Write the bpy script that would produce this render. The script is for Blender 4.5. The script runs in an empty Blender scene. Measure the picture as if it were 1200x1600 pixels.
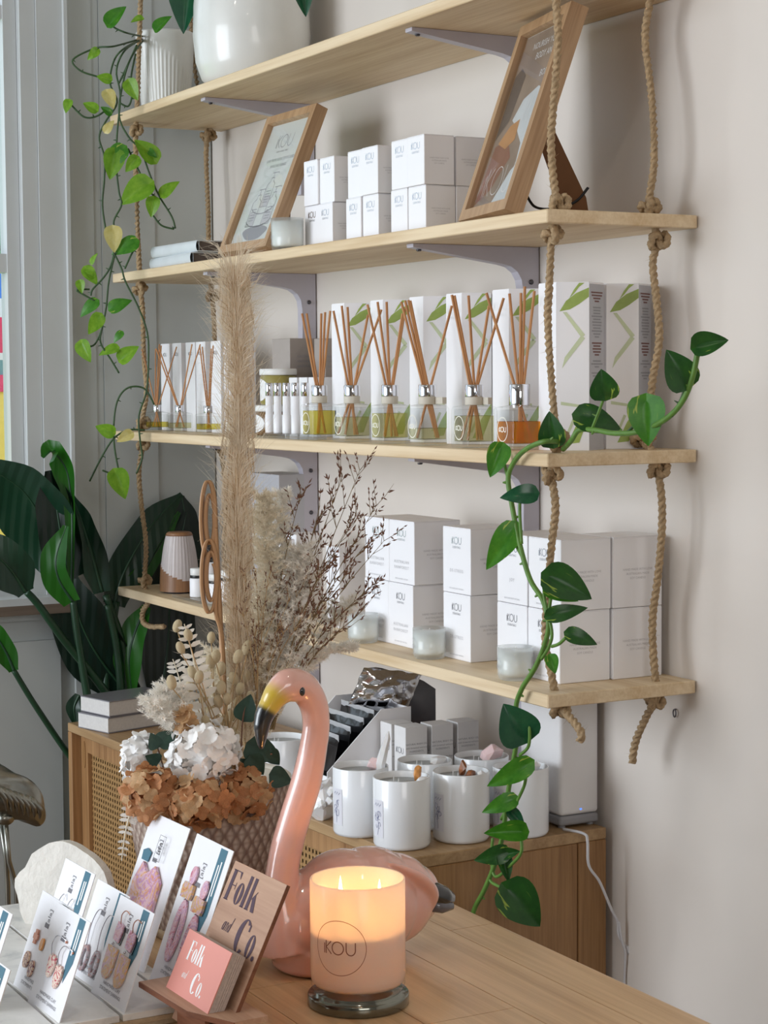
import bpy, bmesh, math, random
from mathutils import Vector as V, Matrix as M, noise as NZ
rnd = random.Random(11)
SC = bpy.context.scene
COL = SC.collection
# ------------------------------------------------------------------ camera
F = 2987.5; CAM = V((2.3642, -1.8374, 1.4666))
yaw, pitch, roll = [math.radians(a) for a in (61.4789, 3.8720, -0.4172)]
FW = V((-math.sin(yaw)*math.cos(pitch), math.cos(yaw)*math.cos(pitch), -math.sin(pitch)))
r0 = FW.cross(V((0, 0, 1))).normalized(); u0 = r0.cross(FW)
RT = math.cos(roll)*r0 + math.sin(roll)*u0
UP = -math.sin(roll)*r0 + math.cos(roll)*u0
cd = bpy.data.cameras.new('camera'); cam = bpy.data.objects.new('camera', cd); COL.objects.link(cam)
cd.sensor_fit = 'VERTICAL'; cd.sensor_height = 32.0; cd.lens = F/1600*32.0; cd.clip_start = .05
m = M.Identity(4)
for i in range(3):
    m[i][0] = RT[i]; m[i][1] = UP[i]; m[i][2] = -FW[i]; m[i][3] = CAM[i]
cam.matrix_world = m; SC.camera = cam
# ------------------------------------------------------------------ light
SC.view_settings.view_transform = 'Standard'; SC.view_settings.look = 'None'
SC.view_settings.exposure = 0.27; SC.view_settings.gamma = 1.0
SC.view_settings.use_curve_mapping = False
w = bpy.data.worlds.new('sky'); SC.world = w; w.use_nodes = True
bg = w.node_tree.nodes['Background']
bg.inputs[0].default_value = (.78, .88, 1.0, 1); bg.inputs[1].default_value = 1.25
def area(name, loc, target, sx, sy, power, col):
    l = bpy.data.lights.new(name, 'AREA'); l.shape = 'RECTANGLE'; l.size = sx; l.size_y = sy
    l.energy = power; l.color = col
    o = bpy.data.objects.new(name, l); COL.objects.link(o); o.location = loc
    o.rotation_euler = (V(target)-V(loc)).to_track_quat('-Z', 'Y').to_euler(); return o
# daylight through the shop-front glazing in the wall facing the shelves, and a door light on the right
area('shopfront_daylight', (-.85, -4.12, 1.65), (-.75, 0, 1.35), 1.9, 2.2, 78, (.88, .94, 1.0))
area('doorway_daylight', (4.4, -1.9, 2.2), (0, 0, 1.1), 1.6, 1.3, 17, (1.0, .92, .84))
for i_, (x_, y_) in enumerate(((.9, -1.0), (1.9, -2.2), (.2, -2.4))):          # ceiling downlights of the shop
    l_ = bpy.data.lights.new('ceiling_downlight', 'AREA'); l_.shape = 'DISK'; l_.size = .09; l_.energy = 2.2; l_.color = (1, .9, .78)
    o_ = bpy.data.objects.new('ceiling_downlight', l_); COL.objects.link(o_); o_.location = (x_, y_, 2.99)
# ------------------------------------------------------------------ pixel <-> place
def ray(x, y): return RT*((x-600)/F) - UP*((y-800)/F) + FW
def onX(x, y, X): d = ray(x, y); return CAM + d*((X-CAM.x)/d.x)
def onY(x, y, Y): d = ray(x, y); return CAM + d*((Y-CAM.y)/d.y)
def onZ(x, y, Z): d = ray(x, y); return CAM + d*((Z-CAM.z)/d.z)
def at(x, y, dep): return CAM + ray(x, y)*dep
FWH = V((FW.x, FW.y, 0)).normalized()
def depth(p): return (V(p)-CAM).dot(FW)
def onV(x, y, P, n):                       # ray with the upright plane through P, normal n
    d = ray(x, y); return CAM + d*((P-CAM).dot(n)/d.dot(n))
# ------------------------------------------------------------------ materials
def lin(c): return tuple(((v/255)/12.92 if v/255 <= .04045 else ((v/255+.055)/1.055)**2.4) for v in c)
MATS = {}
def new(name):
    mt = bpy.data.materials.new(name); mt.use_nodes = True; nt = mt.node_tree
    MATS[name] = mt; return mt, nt, nt.nodes['Principled BSDF']
def link(nt, a, b): nt.links.new(a, b)
def coords(nt, sc=(1, 1, 1), rot=(0, 0, 0), kind='Object'):
    tc = nt.nodes.new('ShaderNodeTexCoord'); mp = nt.nodes.new('ShaderNodeMapping')
    mp.inputs['Scale'].default_value = sc; mp.inputs['Rotation'].default_value = rot
    link(nt, tc.outputs[kind], mp.inputs[0]); return mp.outputs[0]
def ramp(nt, fac, stops):
    r = nt.nodes.new('ShaderNodeValToRGB'); e = r.color_ramp.elements
    while len(e) < len(stops): e.new(.5)
    for k, (p, c) in enumerate(stops): e[k].position = p; e[k].color = tuple(c)+(1,)
    link(nt, fac, r.inputs[0]); return r.outputs[0]
def noise(nt, vec, scale, detail=3, rough=.55, dist=0):
    n = nt.nodes.new('ShaderNodeTexNoise'); n.inputs['Scale'].default_value = scale
    n.inputs['Detail'].default_value = detail; n.inputs['Roughness'].default_value = rough
    n.inputs['Distortion'].default_value = dist
    link(nt, vec, n.inputs['Vector']); return n.outputs['Fac']
def bump(nt, fac, bs, strength, dist):
    b = nt.nodes.new('ShaderNodeBump'); b.inputs['Strength'].default_value = strength; b.inputs['Distance'].default_value = dist
    link(nt, fac, b.inputs['Height']); link(nt, b.outputs[0], bs.inputs['Normal'])
def pm(name, c, rough=.5, metal=0, var=.06, scale=30, bmp=0, bscale=60, spec=.5, coat=0, sss=0, trans=0, transl=0, emit=None, es=0):
    mt, nt, bs = new(name); c = lin(c)
    if var:
        f = noise(nt, coords(nt), scale)
        col = ramp(nt, f, [(.3, [v*(1-var) for v in c]), (.7, [min(1, v*(1+var)) for v in c])]); link(nt, col, bs.inputs['Base Color'])
    bs.inputs['Base Color'].default_value = c+(1,); bs.inputs['Roughness'].default_value = rough
    bs.inputs['Metallic'].default_value = metal; bs.inputs['Specular IOR Level'].default_value = spec
    bs.inputs['Coat Weight'].default_value = coat; bs.inputs['Coat Roughness'].default_value = .06
    bs.inputs['Transmission Weight'].default_value = trans
    if sss:
        bs.inputs['Subsurface Weight'].default_value = sss; bs.inputs['Subsurface Radius'].default_value = (.01, .008, .006); bs.inputs['Subsurface Scale'].default_value = .5
    if emit: bs.inputs['Emission Color'].default_value = lin(emit)+(1,); bs.inputs['Emission Strength'].default_value = es
    if bmp: bump(nt, noise(nt, coords(nt), bscale, 4), bs, bmp, .004)
    if transl:
        out = nt.nodes['Material Output']; t = nt.nodes.new('ShaderNodeBsdfTranslucent'); mx = nt.nodes.new('ShaderNodeMixShader')
        mx.inputs[0].default_value = transl; t.inputs[0].default_value = c+(1,)
        if var: link(nt, col, t.inputs[0])
        link(nt, bs.outputs[0], mx.inputs[1]); link(nt, t.outputs[0], mx.inputs[2]); link(nt, mx.outputs[0], out.inputs[0])
    return mt
def wood(name, a, b, along=0, k=1.0, rough=.5, stretch=.06, ringy=.5, coat=0):
    mt, nt, bs = new(name); sc = [22*k, 22*k, 22*k]; sc[along] = 22*k*stretch
    vec = coords(nt, tuple(sc)); f1 = noise(nt, vec, 1.0, 5, .6, .6)
    sc2 = [140*k]*3; sc2[along] = 4*k; f2 = noise(nt, coords(nt, tuple(sc2)), 1.0, 3, .6)
    ms = nt.nodes.new('ShaderNodeMath'); ms.operation = 'MULTIPLY_ADD'; ms.inputs[1].default_value = .45; link(nt, f2, ms.inputs[0])
    mm = nt.nodes.new('ShaderNodeMath'); mm.operation = 'MULTIPLY'; mm.inputs[1].default_value = .75; link(nt, f1, mm.inputs[0]); link(nt, mm.outputs[0], ms.inputs[2])
    a, b = lin(a), lin(b); mid = [(x+y)/2 for x, y in zip(a, b)]
    link(nt, ramp(nt, ms.outputs[0], [(.40, b), (.56, mid), (.72, a)]), bs.inputs['Base Color'])
    bs.inputs['Roughness'].default_value = rough; bs.inputs['Coat Weight'].default_value = coat; bs.inputs['Coat Roughness'].default_value = .25
    bump(nt, f2, bs, .12, .002); return mt
def glassy(name, tint=(1, 1, 1), gloss=.9, rough=.02, ior=1.45, body=None, bodyf=0):
    mt, nt, bs = new(name); out = nt.nodes['Material Output']
    tr = nt.nodes.new('ShaderNodeBsdfTransparent'); tr.inputs[0].default_value = tuple(tint)+(1,)
    gl = nt.nodes.new('ShaderNodeBsdfGlossy'); gl.inputs[1].default_value = rough; gl.inputs[0].default_value = (gloss, gloss, gloss, 1)
    lw = nt.nodes.new('ShaderNodeLayerWeight'); lw.inputs[0].default_value = .5
    pw = nt.nodes.new('ShaderNodeMath'); pw.operation = 'POWER'; pw.inputs[1].default_value = 5.0; link(nt, lw.outputs['Facing'], pw.inputs[0])
    fr = nt.nodes.new('ShaderNodeMath'); fr.operation = 'MULTIPLY_ADD'; fr.inputs[1].default_value = .6; fr.inputs[2].default_value = ((ior-1)/(ior+1))**2; link(nt, pw.outputs[0], fr.inputs[0])
    mx = nt.nodes.new('ShaderNodeMixShader'); link(nt, fr.outputs[0], mx.inputs[0]); link(nt, gl.outputs[0], mx.inputs[2])
    first = tr.outputs[0]
    if body:
        df = nt.nodes.new('ShaderNodeBsdfTranslucent'); df.inputs[0].default_value = lin(body)+(1,)
        m2 = nt.nodes.new('ShaderNodeMixShader'); m2.inputs[0].default_value = bodyf
        link(nt, tr.outputs[0], m2.inputs[1]); link(nt, df.outputs[0], m2.inputs[2]); first = m2.outputs[0]
    link(nt, first, mx.inputs[1]); link(nt, mx.outputs[0], out.inputs[0]); nt.nodes.remove(bs); return mt
# ------------------------------------------------------------------ mesh builder
class MB:
    def __init__(s): s.v = []; s.f = []
    def add(s, vs, fs):
        o = len(s.v); s.v += [tuple(p) for p in vs]; s.f += [tuple(i+o for i in f) for f in fs]; return s
    def box(s, c, d, R=None):
        c = V(c); x, y, z = d[0]/2, d[1]/2, d[2]/2
        vs = [V((a*x, b*y, e*z)) for e in (-1, 1) for a, b in ((-1, -1), (1, -1), (1, 1), (-1, 1))]
        if R is not None: vs = [R @ p for p in vs]
        return s.add([c+p for p in vs], [(0, 3, 2, 1), (4, 5, 6, 7), (0, 1, 5, 4), (1, 2, 6, 5), (2, 3, 7, 6), (3, 0, 4, 7)])
    def tube(s, pts, r, n=8, cap=True, twist=0, lobes=0, lobe=.25, phase=0):
        pts = [V(p) for p in pts]; rs = r if isinstance(r, (list, tuple)) else [r]*len(pts)
        vs, fs = [], []; t0 = (pts[1]-pts[0]).normalized()
        a = t0.orthogonal().normalized(); L = 0
        for i, p in enumerate(pts):
            t = ((pts[min(i+1, len(pts)-1)]-pts[max(i-1, 0)])); t = t.normalized() if t.length > 1e-9 else t0
            a = (a - t*a.dot(t)); a = a.normalized() if a.length > 1e-6 else t.orthogonal().normalized()
            b = t.cross(a)
            if i: L += (pts[i]-pts[i-1]).length
            for k in range(n):
                q = 2*math.pi*k/n; rr = rs[i]
                if lobes: rr *= 1-lobe+lobe*abs(math.cos(lobes*q/2))*1.5
                q += twist*L + phase
                vs.append(p + a*(math.cos(q)*rr) + b*(math.sin(q)*rr))
        m = len(pts)
        for i in range(m-1):
            for k in range(n):
                k2 = (k+1) % n; fs.append((i*n+k, i*n+k2, (i+1)*n+k2, (i+1)*n+k))
        if cap: fs.append(tuple(range(n-1, -1, -1))); fs.append(tuple((m-1)*n+k for k in range(n)))
        return s.add(vs, fs)
    def lathe(s, prof, n=32, c=(0, 0, 0), rfun=None):
        vs, fs = [], []; c = V(c)
        for j, (r, z) in enumerate(prof):
            for k in range(n):
                q = 2*math.pi*k/n; rr = r if rfun is None else rfun(r, z, q)
                vs.append(c+V((rr*math.cos(q), rr*math.sin(q), z)))
        for j in range(len(prof)-1):
            for k in range(n):
                k2 = (k+1) % n; fs.append((j*n+k, j*n+k2, (j+1)*n+k2, (j+1)*n+k))
        if prof[0][0] > 1e-6: fs.append(tuple(range(n-1, -1, -1)))
        if prof[-1][0] > 1e-6: fs.append(tuple((len(prof)-1)*n+k for k in range(n)))
        return s.add(vs, fs)
    def prism(s, poly, z0, z1, T=None):       # poly in xy, extruded z0..z1
        n = len(poly); vs = [V((x, y, z0)) for x, y in poly]+[V((x, y, z1)) for x, y in poly]
        if T is not None: vs = [T @ p for p in vs]
        return s.add(vs, [tuple(range(n-1, -1, -1)), tuple(range(n, 2*n))]+[(i, (i+1) % n, n+(i+1) % n, n+i) for i in range(n)])
    def ball(s, c, r, nu=12, nv=8, sc=(1, 1, 1), R=None, f=None):
        vs, fs = [], []; c = V(c)
        for j in range(nv+1):
            for k in range(nu):
                a, b = math.pi*j/nv, 2*math.pi*k/nu
                p = V((math.sin(a)*math.cos(b)*sc[0], math.sin(a)*math.sin(b)*sc[1], math.cos(a)*sc[2]))*r
                if f: p = p*f(p)
                if R is not None: p = R @ p
                vs.append(c+p)
        for j in range(nv):
            for k in range(nu): fs.append((j*nu+k, (j+1)*nu+k, (j+1)*nu+(k+1) % nu, j*nu+(k+1) % nu))
        return s.add(vs, fs)
    def mesh(s, name, smooth=False, merge=False):
        me = bpy.data.meshes.new(name); me.from_pydata(s.v, [], s.f)
        if merge:
            bm = bmesh.new(); bm.from_mesh(me); bmesh.ops.remove_doubles(bm, verts=bm.verts, dist=1e-6); bmesh.ops.recalc_face_normals(bm, faces=bm.faces); bm.to_mesh(me); bm.free()
        me.update()
        if smooth: me.polygons.foreach_set('use_smooth', [True]*len(me.polygons))
        return me
    def build(s, name, mt, parent=None, smooth=False, merge=False):
        me = s.mesh(name, smooth, merge); return obj(name, me, mt, parent)
def obj(name, me, mt=None, parent=None, mw=None):
    if mt is not None:
        me.materials.clear(); me.materials.append(MATS[mt] if isinstance(mt, str) else mt)
    o = bpy.data.objects.new(name, me); COL.objects.link(o)
    if parent is not None: o.parent = parent
    if mw is not None: o.matrix_local = mw
    return o
def rbox(d, r=.002, seg=2, sharp=False):      # bevelled box mesh, base at z=0
    bm = bmesh.new(); bmesh.ops.create_cube(bm, size=1)
    for v in bm.verts: v.co = V((v.co.x*d[0], v.co.y*d[1], (v.co.z+.5)*d[2]))
    if r: bmesh.ops.bevel(bm, geom=list(bm.edges), offset=r, segments=seg, affect='EDGES', profile=.5)
    me = bpy.data.meshes.new('b'); bm.to_mesh(me); bm.free(); return me
def thing(name, label, cat, loc=(0, 0, 0), rz=0, group=None):
    o = bpy.data.objects.new(name, None); COL.objects.link(o); o.empty_display_size = .02
    o.location = loc; o.rotation_euler = (0, 0, rz); return tag(o, label, cat, group)
def tag(o, label, cat, group=None, kind=None):
    if label: o['label'] = label
    if cat: o['category'] = cat
    if group: o['group'] = group
    if kind: o['kind'] = kind
    return o
def struct(o): o['kind'] = 'structure'; return o
def stuff(o): o['kind'] = 'stuff'; return o
def copy_tree(o, parent=None, label=None):
    c = o.copy(); COL.objects.link(c); c.parent = parent
    if label: c['label'] = label
    for ch in list(o.children): copy_tree(ch, c)
    return c
def bez(ps, n):                                # Catmull-Rom through points
    ps = [V(p) for p in ps]; out = []
    for i in range(len(ps)-1):
        p0 = ps[max(i-1, 0)]; p1 = ps[i]; p2 = ps[i+1]; p3 = ps[min(i+2, len(ps)-1)]
        for k in range(n):
            t = k/n
            out.append(.5*((2*p1)+(p2-p0)*t+(2*p0-5*p1+4*p2-p3)*t*t+(3*p1-p0-3*p2+p3)*t**3))
    out.append(ps[-1]); return out
def frame(o, x, y, z):                         # matrix from origin and axes
    m = M.Identity(4)
    for i in range(3): m[i][0] = x[i]; m[i][1] = y[i]; m[i][2] = z[i]; m[i][3] = o[i]
    return m
# ------------------------------------------------------------------ lettering
# thin line letters: strokes on a 0..1 high cell
def arc(cx, cy, rx, ry, a0, a1, n=14): return [(cx+rx*math.cos(math.radians(a0+(a1-a0)*i/n)), cy+ry*math.sin(math.radians(a0+(a1-a0)*i/n))) for i in range(n+1)]
IKOU = [[(0, 0), (0, .78)], [(.16, 0), (.16, 1)], [(.62, .98), (.17, .5), (.64, 0)], arc(1.18, .49, .47, .49, 0, 360, 26), [(1.86, .98), (1.86, .42)]+arc(2.21, .40, .35, .40, 180, 360, 14)+[(2.56, .98)]]
def strokes(mb, lines, x, y, h, wd, dz=0.0004, T=None):
    for ln in lines:
        P = [V((x+a*h, y+b*h, 0)) for a, b in ln]
        vs, fs = [], []
        for i, p in enumerate(P):
            t = (P[min(i+1, len(P)-1)]-P[max(i-1, 0)]).normalized(); nn = V((-t.y, t.x, 0))*wd/2
            vs += [p+nn, p-nn]
        vs2 = [q+V((0, 0, dz)) for q in vs]
        if T is not None: vs2 = [T @ q for q in vs2]
        fs = [(2*i, 2*i+1, 2*i+3, 2*i+2) for i in range(len(P)-1)]
        mb.add(vs2, fs)
    return mb
TXT = {}
def text_mesh(s, size, align='CENTER', sx=1.0, spacing=1.0):
    k = (s, size, align, sx, spacing)
    if k not in TXT:
        c = bpy.data.curves.new('t', 'FONT'); c.body = s; c.size = size; c.align_x = align; c.space_character = spacing; c.resolution_u = 2
        o = bpy.data.objects.new('t', c); COL.objects.link(o)
        dg = bpy.context.evaluated_depsgraph_get(); me = bpy.data.meshes.new_from_object(o.evaluated_get(dg))
        bpy.data.objects.remove(o); bpy.data.curves.remove(c)
        for v in me.vertices: v.co.x *= sx
        TXT[k] = me
    return TXT[k]
def letter(s, size, mt, parent, mw, align='CENTER', sx=1.0, spacing=1.0, name='lettering'):
    me = text_mesh(s, size, align, sx, spacing).copy(); return obj(name, me, mt, parent, mw)
FACE_Y = lambda x, y, z: frame(V((x, y, z)), V((1, 0, 0)), V((0, 0, 1)), V((0, -1, 0)))   # text facing -Y
FACE_X = lambda x, y, z: frame(V((x, y, z)), V((0, 1, 0)), V((0, 0, 1)), V((1, 0, 0)))    # text facing +X
# ================================================================== MATERIAL LIST
pm('wall_paint', (222, 214, 206), .55, var=.025, scale=3, bmp=.05, bscale=40)
pm('left_wall_paint', (188, 192, 190), .5, var=.03, scale=4, bmp=.03, bscale=50)
pm('trim_paint', (200, 203, 203), .35, var=.02, scale=6)
pm('ceiling_paint', (168, 164, 158), .8, var=.01)
wood('floor_wood', (120, 96, 74), (92, 70, 50), 0, .5, .5)
wood('shelf_wood', (230, 208, 174), (202, 172, 130), 0, 1.0, .55)
wood('sideboard_wood', (178, 146, 106), (146, 112, 74), 0, 1.2, .45)
wood('sideboard_end', (160, 120, 76), (124, 86, 48), 2, 1.6, .45)
wood('sideboard_front', (176, 134, 90), (132, 92, 54), 2, 1.2, .45)
wood('table_wood', (224, 188, 144), (184, 142, 100), 0, .8, .38, .05, coat=.3)
wood('frame_wood', (186, 152, 116), (150, 114, 80), 2, 1.5, .5)
wood('ply_wood', (188, 150, 124), (160, 120, 96), 0, 1.2, .5)
pm('bracket_paint', (192, 188, 198), .4, var=.02)
pm('screw_metal', (90, 88, 92), .35, 1, var=0)
pm('rope_fibre', (172, 146, 112), .85, var=.22, scale=160, bmp=.5, bscale=300)
pm('white_card', (246, 245, 248), .42, var=.012, scale=8)
pm('white_matt', (236, 236, 236), .6, var=.015)
pm('grey_card', (224, 222, 222), .45, var=.02)
pm('silver_foil', (215, 215, 220), .22, 1, var=0)
pm('print_grey', (150, 150, 155), .5, var=0)
pm('print_faint', (196, 195, 198), .35, var=0)
pm('print_dark', (70, 66, 70), .6, var=0)
pm('print_brown', (120, 80, 76), .6, var=0)
pm('print_white', (245, 245, 245), .5, var=0)
# ================================================================== SETTING
XL, TH = -1.865, .02                       # window wall plane, shelf thickness
ZS = {'A': 2.076, 'B': 1.719, 'C': 1.360, 'D': 1.000}
LEN, DEP = 1.80, .277
struct(MB().box((1.35, .06, 1.5), (6.6, .12, 3.0)).build('wall_back', 'wall_paint'))
struct(MB().box((1.35, -2.1, -.05), (6.6, 4.4, .1)).build('floor', 'floor_wood'))
struct(MB().box((1.35, -2.1, 3.05), (6.6, 4.4, .1)).build('ceiling', 'ceiling_paint'))
# right and front walls with their openings
b = MB(); b.box((4.6, -3.5, 1.5), (.1, 1.6, 3)); b.box((4.6, -.5, 1.5), (.1, 1.2, 3)); b.box((4.6, -1.9, .7), (.1, 1.6, 1.4)); b.box((4.6, -1.9, 2.95), (.1, 1.6, .1))
struct(b.build('wall_right', 'ceiling_paint'))
b = MB(); b.box((3.0, -4.3, 1.5), (3.3, .1, 3)); b.box((-1.9, -4.3, 1.5), (.12, .1, 3)); b.box((-.3, -4.3, .2), (3.3, .1, .4)); b.box((-.3, -4.3, 2.85), (3.3, .1, .3))
struct(b.build('wall_front', 'ceiling_paint'))
# window wall
WY0, WY1, WZ0, WZ1 = -1.75, -.40, .985, 2.75
b = MB(); xm = XL-.06
b.box((xm, (WY1+0)/2, 1.5), (.12, -WY1, 3)); b.box((xm, (WY0+WY1)/2, WZ0/2), (.12, WY1-WY0, WZ0)); b.box((xm, (WY0+WY1)/2, (WZ1+3)/2), (.12, WY1-WY0, 3-WZ1)); b.box((xm, (-4.3+WY0)/2, 1.5), (.12, WY0+4.3, 3))
struct(b.build('wall_left', 'left_wall_paint'))
# vertical lining boards between window casing and the corner
wl = bpy.data.objects['wall_left']
e = [-.364, -.300, -.282, -.150, -.004]
for i in range(4):
    t = .012 if i % 2 == 0 else .009
    MB().box((XL+t/2, (e[i]+e[i+1])/2, 1.5), (t, e[i+1]-e[i]-.0010, 2.98)).build('lining_board', 'left_wall_paint', wl)
MB().box((XL+.006, -2.2, .45), (.012, 3.6, .86)).build('dado_board', 'left_wall_paint', wl)
MB().box((XL+.012, -1.05, .945), (.024, 1.42, .03)).build('apron_moulding', 'left_wall_paint', wl)
# window 1: casing, stiles, rails, panes, sill
w1 = bpy.data.objects.new('window_1', None); COL.objects.link(w1); struct(w1)
for y0, y1, t in ((-.470, -.434, .016), (-.433, -.372, .022), (-.372, -.364, .034)):
    MB().box((XL+t/2, (y0+y1)/2, 1.9), (t, y1-y0, 1.84)).build('casing', 'trim_paint', w1)
MB().box((XL-.03, -.487, 1.87), (.05, .03, 1.77)).build('stile', 'trim_paint', w1)
MB().box((XL-.012, -.465, 1.87), (.03, .012, 1.77)).build('stop_bead', 'trim_paint', w1)
def zrow(y): return onX(8, y, XL-.03).z
rails = [(zrow(412), .042), (zrow(818), .022), (zrow(22), .03), (WZ0+.02, .05)]
for z, h in rails: MB().box((XL-.03, -1.11, z), (.04, 1.25, h)).build('rail', 'trim_paint', w1)
for y in (-.80, -1.12, -1.44): MB().box((XL-.03, y, 1.87), (.03, .025, 1.77)).build('mullion', 'trim_paint', w1)
glassy('window_glass', (.97, .99, .99), .5)
zz = sorted([z for z, h in rails])+[WZ1]
for i in range(len(zz)-1):
    for y0, y1 in ((-.80, -.487), (-1.12, -.80), (-1.44, -1.12), (-1.75, -1.44)):
        MB().box((XL-.03, (y0+y1)/2, (zz[i]+zz[i+1])/2), (.004, y1-y0-.012, zz[i+1]-zz[i]-.02)).build('pane', 'window_glass', w1)
wood('sill_wood', (120, 104, 90), (92, 78, 66), 1, 1.0, .5)
MB().box((XL+.015, -1.08, WZ0-.007), (.11, 1.50, .016)).build('sill', 'trim_paint', w1)
MB().box((XL+.028, -1.08, WZ0-.026), (.085, 1.46, .022)).build('sill_edge', 'sill_wood', w1)
# ---- outside the window: lawn, painted wall, tree, awning
pm('lawn', (150, 205, 90), .9, var=.25, scale=6); pm('yellow_paint', (250, 205, 105), .8, var=.04); pm('pink_paint', (235, 70, 110), .8, var=.05)
pm('grey_paint', (120, 150, 155), .8, var=.05); pm('white_paint', (240, 242, 245), .7, var=.02); pm('blue_cloth', (70, 135, 225), .7, var=.3, scale=3)
pm('tree_leaf', (95, 170, 120), .6, var=.35, scale=3, transl=.4)
struct(MB().box((-7.5, .5, -.05), (11, 16, .1)).build('ground_outside', 'lawn'))
XO = -5.2
def zo(y): return onX(8, y, XO).z
yl, yr = -2.2, 2.6
gw = thing('garden_wall', 'yellow painted low wall seen through the window', 'wall', (XO, 0, 0))
def band(n, y0, y1, mt, par, dx=0): o = MB().box((dx, (yl+yr)/2, (zo(y0)+zo(y1))/2), (.2, yr-yl, abs(zo(y0)-zo(y1)))).build(n, mt, par); return o
o = MB().box((0, (yl+yr)/2, zo(612)/2), (.2, yr-yl, zo(612))).build('wall_panel', 'yellow_paint', gw)
band('coping', 586, 612, 'pink_paint', gw, .01); band('grey_strip', 563, 586, 'grey_paint', gw)
aw = thing('fabric_awning', 'red and white awning with a blue stripe outside the window', 'awning', (XO-.6, 0, 0))
XO -= .6
band('white_valance', 552, 564, 'white_paint', aw); band('red_panel', 497, 552, 'pink_paint', aw); band('white_stripe', 468, 497, 'white_paint', aw); band('blue_panel', 428, 468, 'blue_cloth', aw)
for y in (yl+.1, yr-.1): MB().box((0, y, zo(560)/2), (.06, .06, zo(560))).build('post', 'white_paint', aw)
tr = thing('garden_tree', 'leafy green tree filling the upper panes outside the window', 'tree', (-8.0, 1.35, 0))
MB().tube([(0, 0, 0), (.05, .05, 1.2), (0, 0, 2.6)], [.14, .11, .07], 8).build('trunk', 'sill_wood', tr)
b = MB(); rt = random.Random(3)
for i in range(4200):
    p = V((rt.gauss(0, .5), rt.gauss(0, 1.0), 2.85+rt.gauss(0, .65))); d = V((rt.uniform(-1, 1), rt.uniform(-1, 1), rt.uniform(-1, 1))).normalized(); q = d.orthogonal().normalized()
    s = .10+.06*rt.random(); b.add([p, p+d*s*.5+q*s*.35, p+d*s*1.1, p+d*s*.5-q*s*.35], [(0, 1, 2, 3)])
stuff(b.build('foliage', 'tree_leaf', tr))
# ================================================================== SHELVES
SHL = {'A': 'pale wooden top shelf board carrying the two white plant pots', 'B': 'pale wooden shelf board with the two picture frames, second from top',
       'C': 'pale wooden shelf board carrying the row of reed diffusers', 'D': 'pale wooden lowest shelf board with candle boxes and small glass candles'}
SHO = {}
for k in 'ABCD':
    me = rbox((LEN, DEP-.002, TH), .0015, 1); o = obj('shelf_board', me, 'shelf_wood'); o.location = (-LEN/2, -DEP/2-.001, ZS[k]-TH)
    if k in 'BD': o.rotation_euler = (0, 0, math.pi)
    tag(o, SHL[k], 'shelf', 'boards of the rope shelf'); SHO[k] = o
# brackets
def bracket_mesh():
    po = [(-.252, 0), (-.252, -.006), (-.07, -.031)] + [(-.030-.04*math.cos(a), -.071+.038*math.sin(a)) for a in [math.radians(x) for x in (80, 60, 40, 20, 0)]][::1]
    po = [(-.252, 0), (-.252, -.006), (-.075, -.030), (-.058, -.034), (-.045, -.043), (-.037, -.056), (-.034, -.075), (-.034, -.19), (-.002, -.19), (-.002, 0)]
    T = frame(V((0, 0, 0)), V((0, 1, 0)), V((0, 0, 1)), V((1, 0, 0)))
    return MB().prism(po, -.011, .011, T).mesh('bracket')
bme = bracket_mesh()
scr = MB().lathe([(.0045, 0), (.0045, .002), (.003, .003), (0, .003)], 10).mesh('screw', True)
XB = [onY(495, 440, 0).x-.011, onY(844, 430, 0).x-.011]
LBT = {('A', 0): 'under the top shelf, left of the bottle-print frame', ('A', 1): 'under the top shelf, behind the tall picture frame', ('B', 0): 'under the second shelf, beside the pampas plume', ('B', 1): 'under the second shelf, near the right ropes',
       ('C', 0): 'under the diffuser shelf, behind the dried flowers', ('C', 1): 'under the diffuser shelf, behind the trailing vine', ('D', 0): 'under the lowest shelf, behind the flamingo head', ('D', 1): 'under the lowest shelf, beside the white speaker'}
for k in 'ABCD':
    for i in (0, 1):
        o = thing('shelf_bracket', 'grey metal bracket '+LBT[(k, i)], 'bracket', (XB[i], -.001, ZS[k]-TH-.0005), 0, 'grey shelf brackets')
        obj('arm', bme, 'bracket_paint', o)
        for y, z in ((-.018, -.06), (-.018, -.15)):
            obj('screw', scr, 'screw_metal', o, frame(V((.011, y, z)), V((0, 1, 0)), V((0, 0, 1)), V((1, 0, 0))))
        obj('screw', scr, 'screw_metal', o, M.Translation(V((0, -.235, -.009))) @ M.Rotation(math.pi, 4, 'X'))
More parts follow.
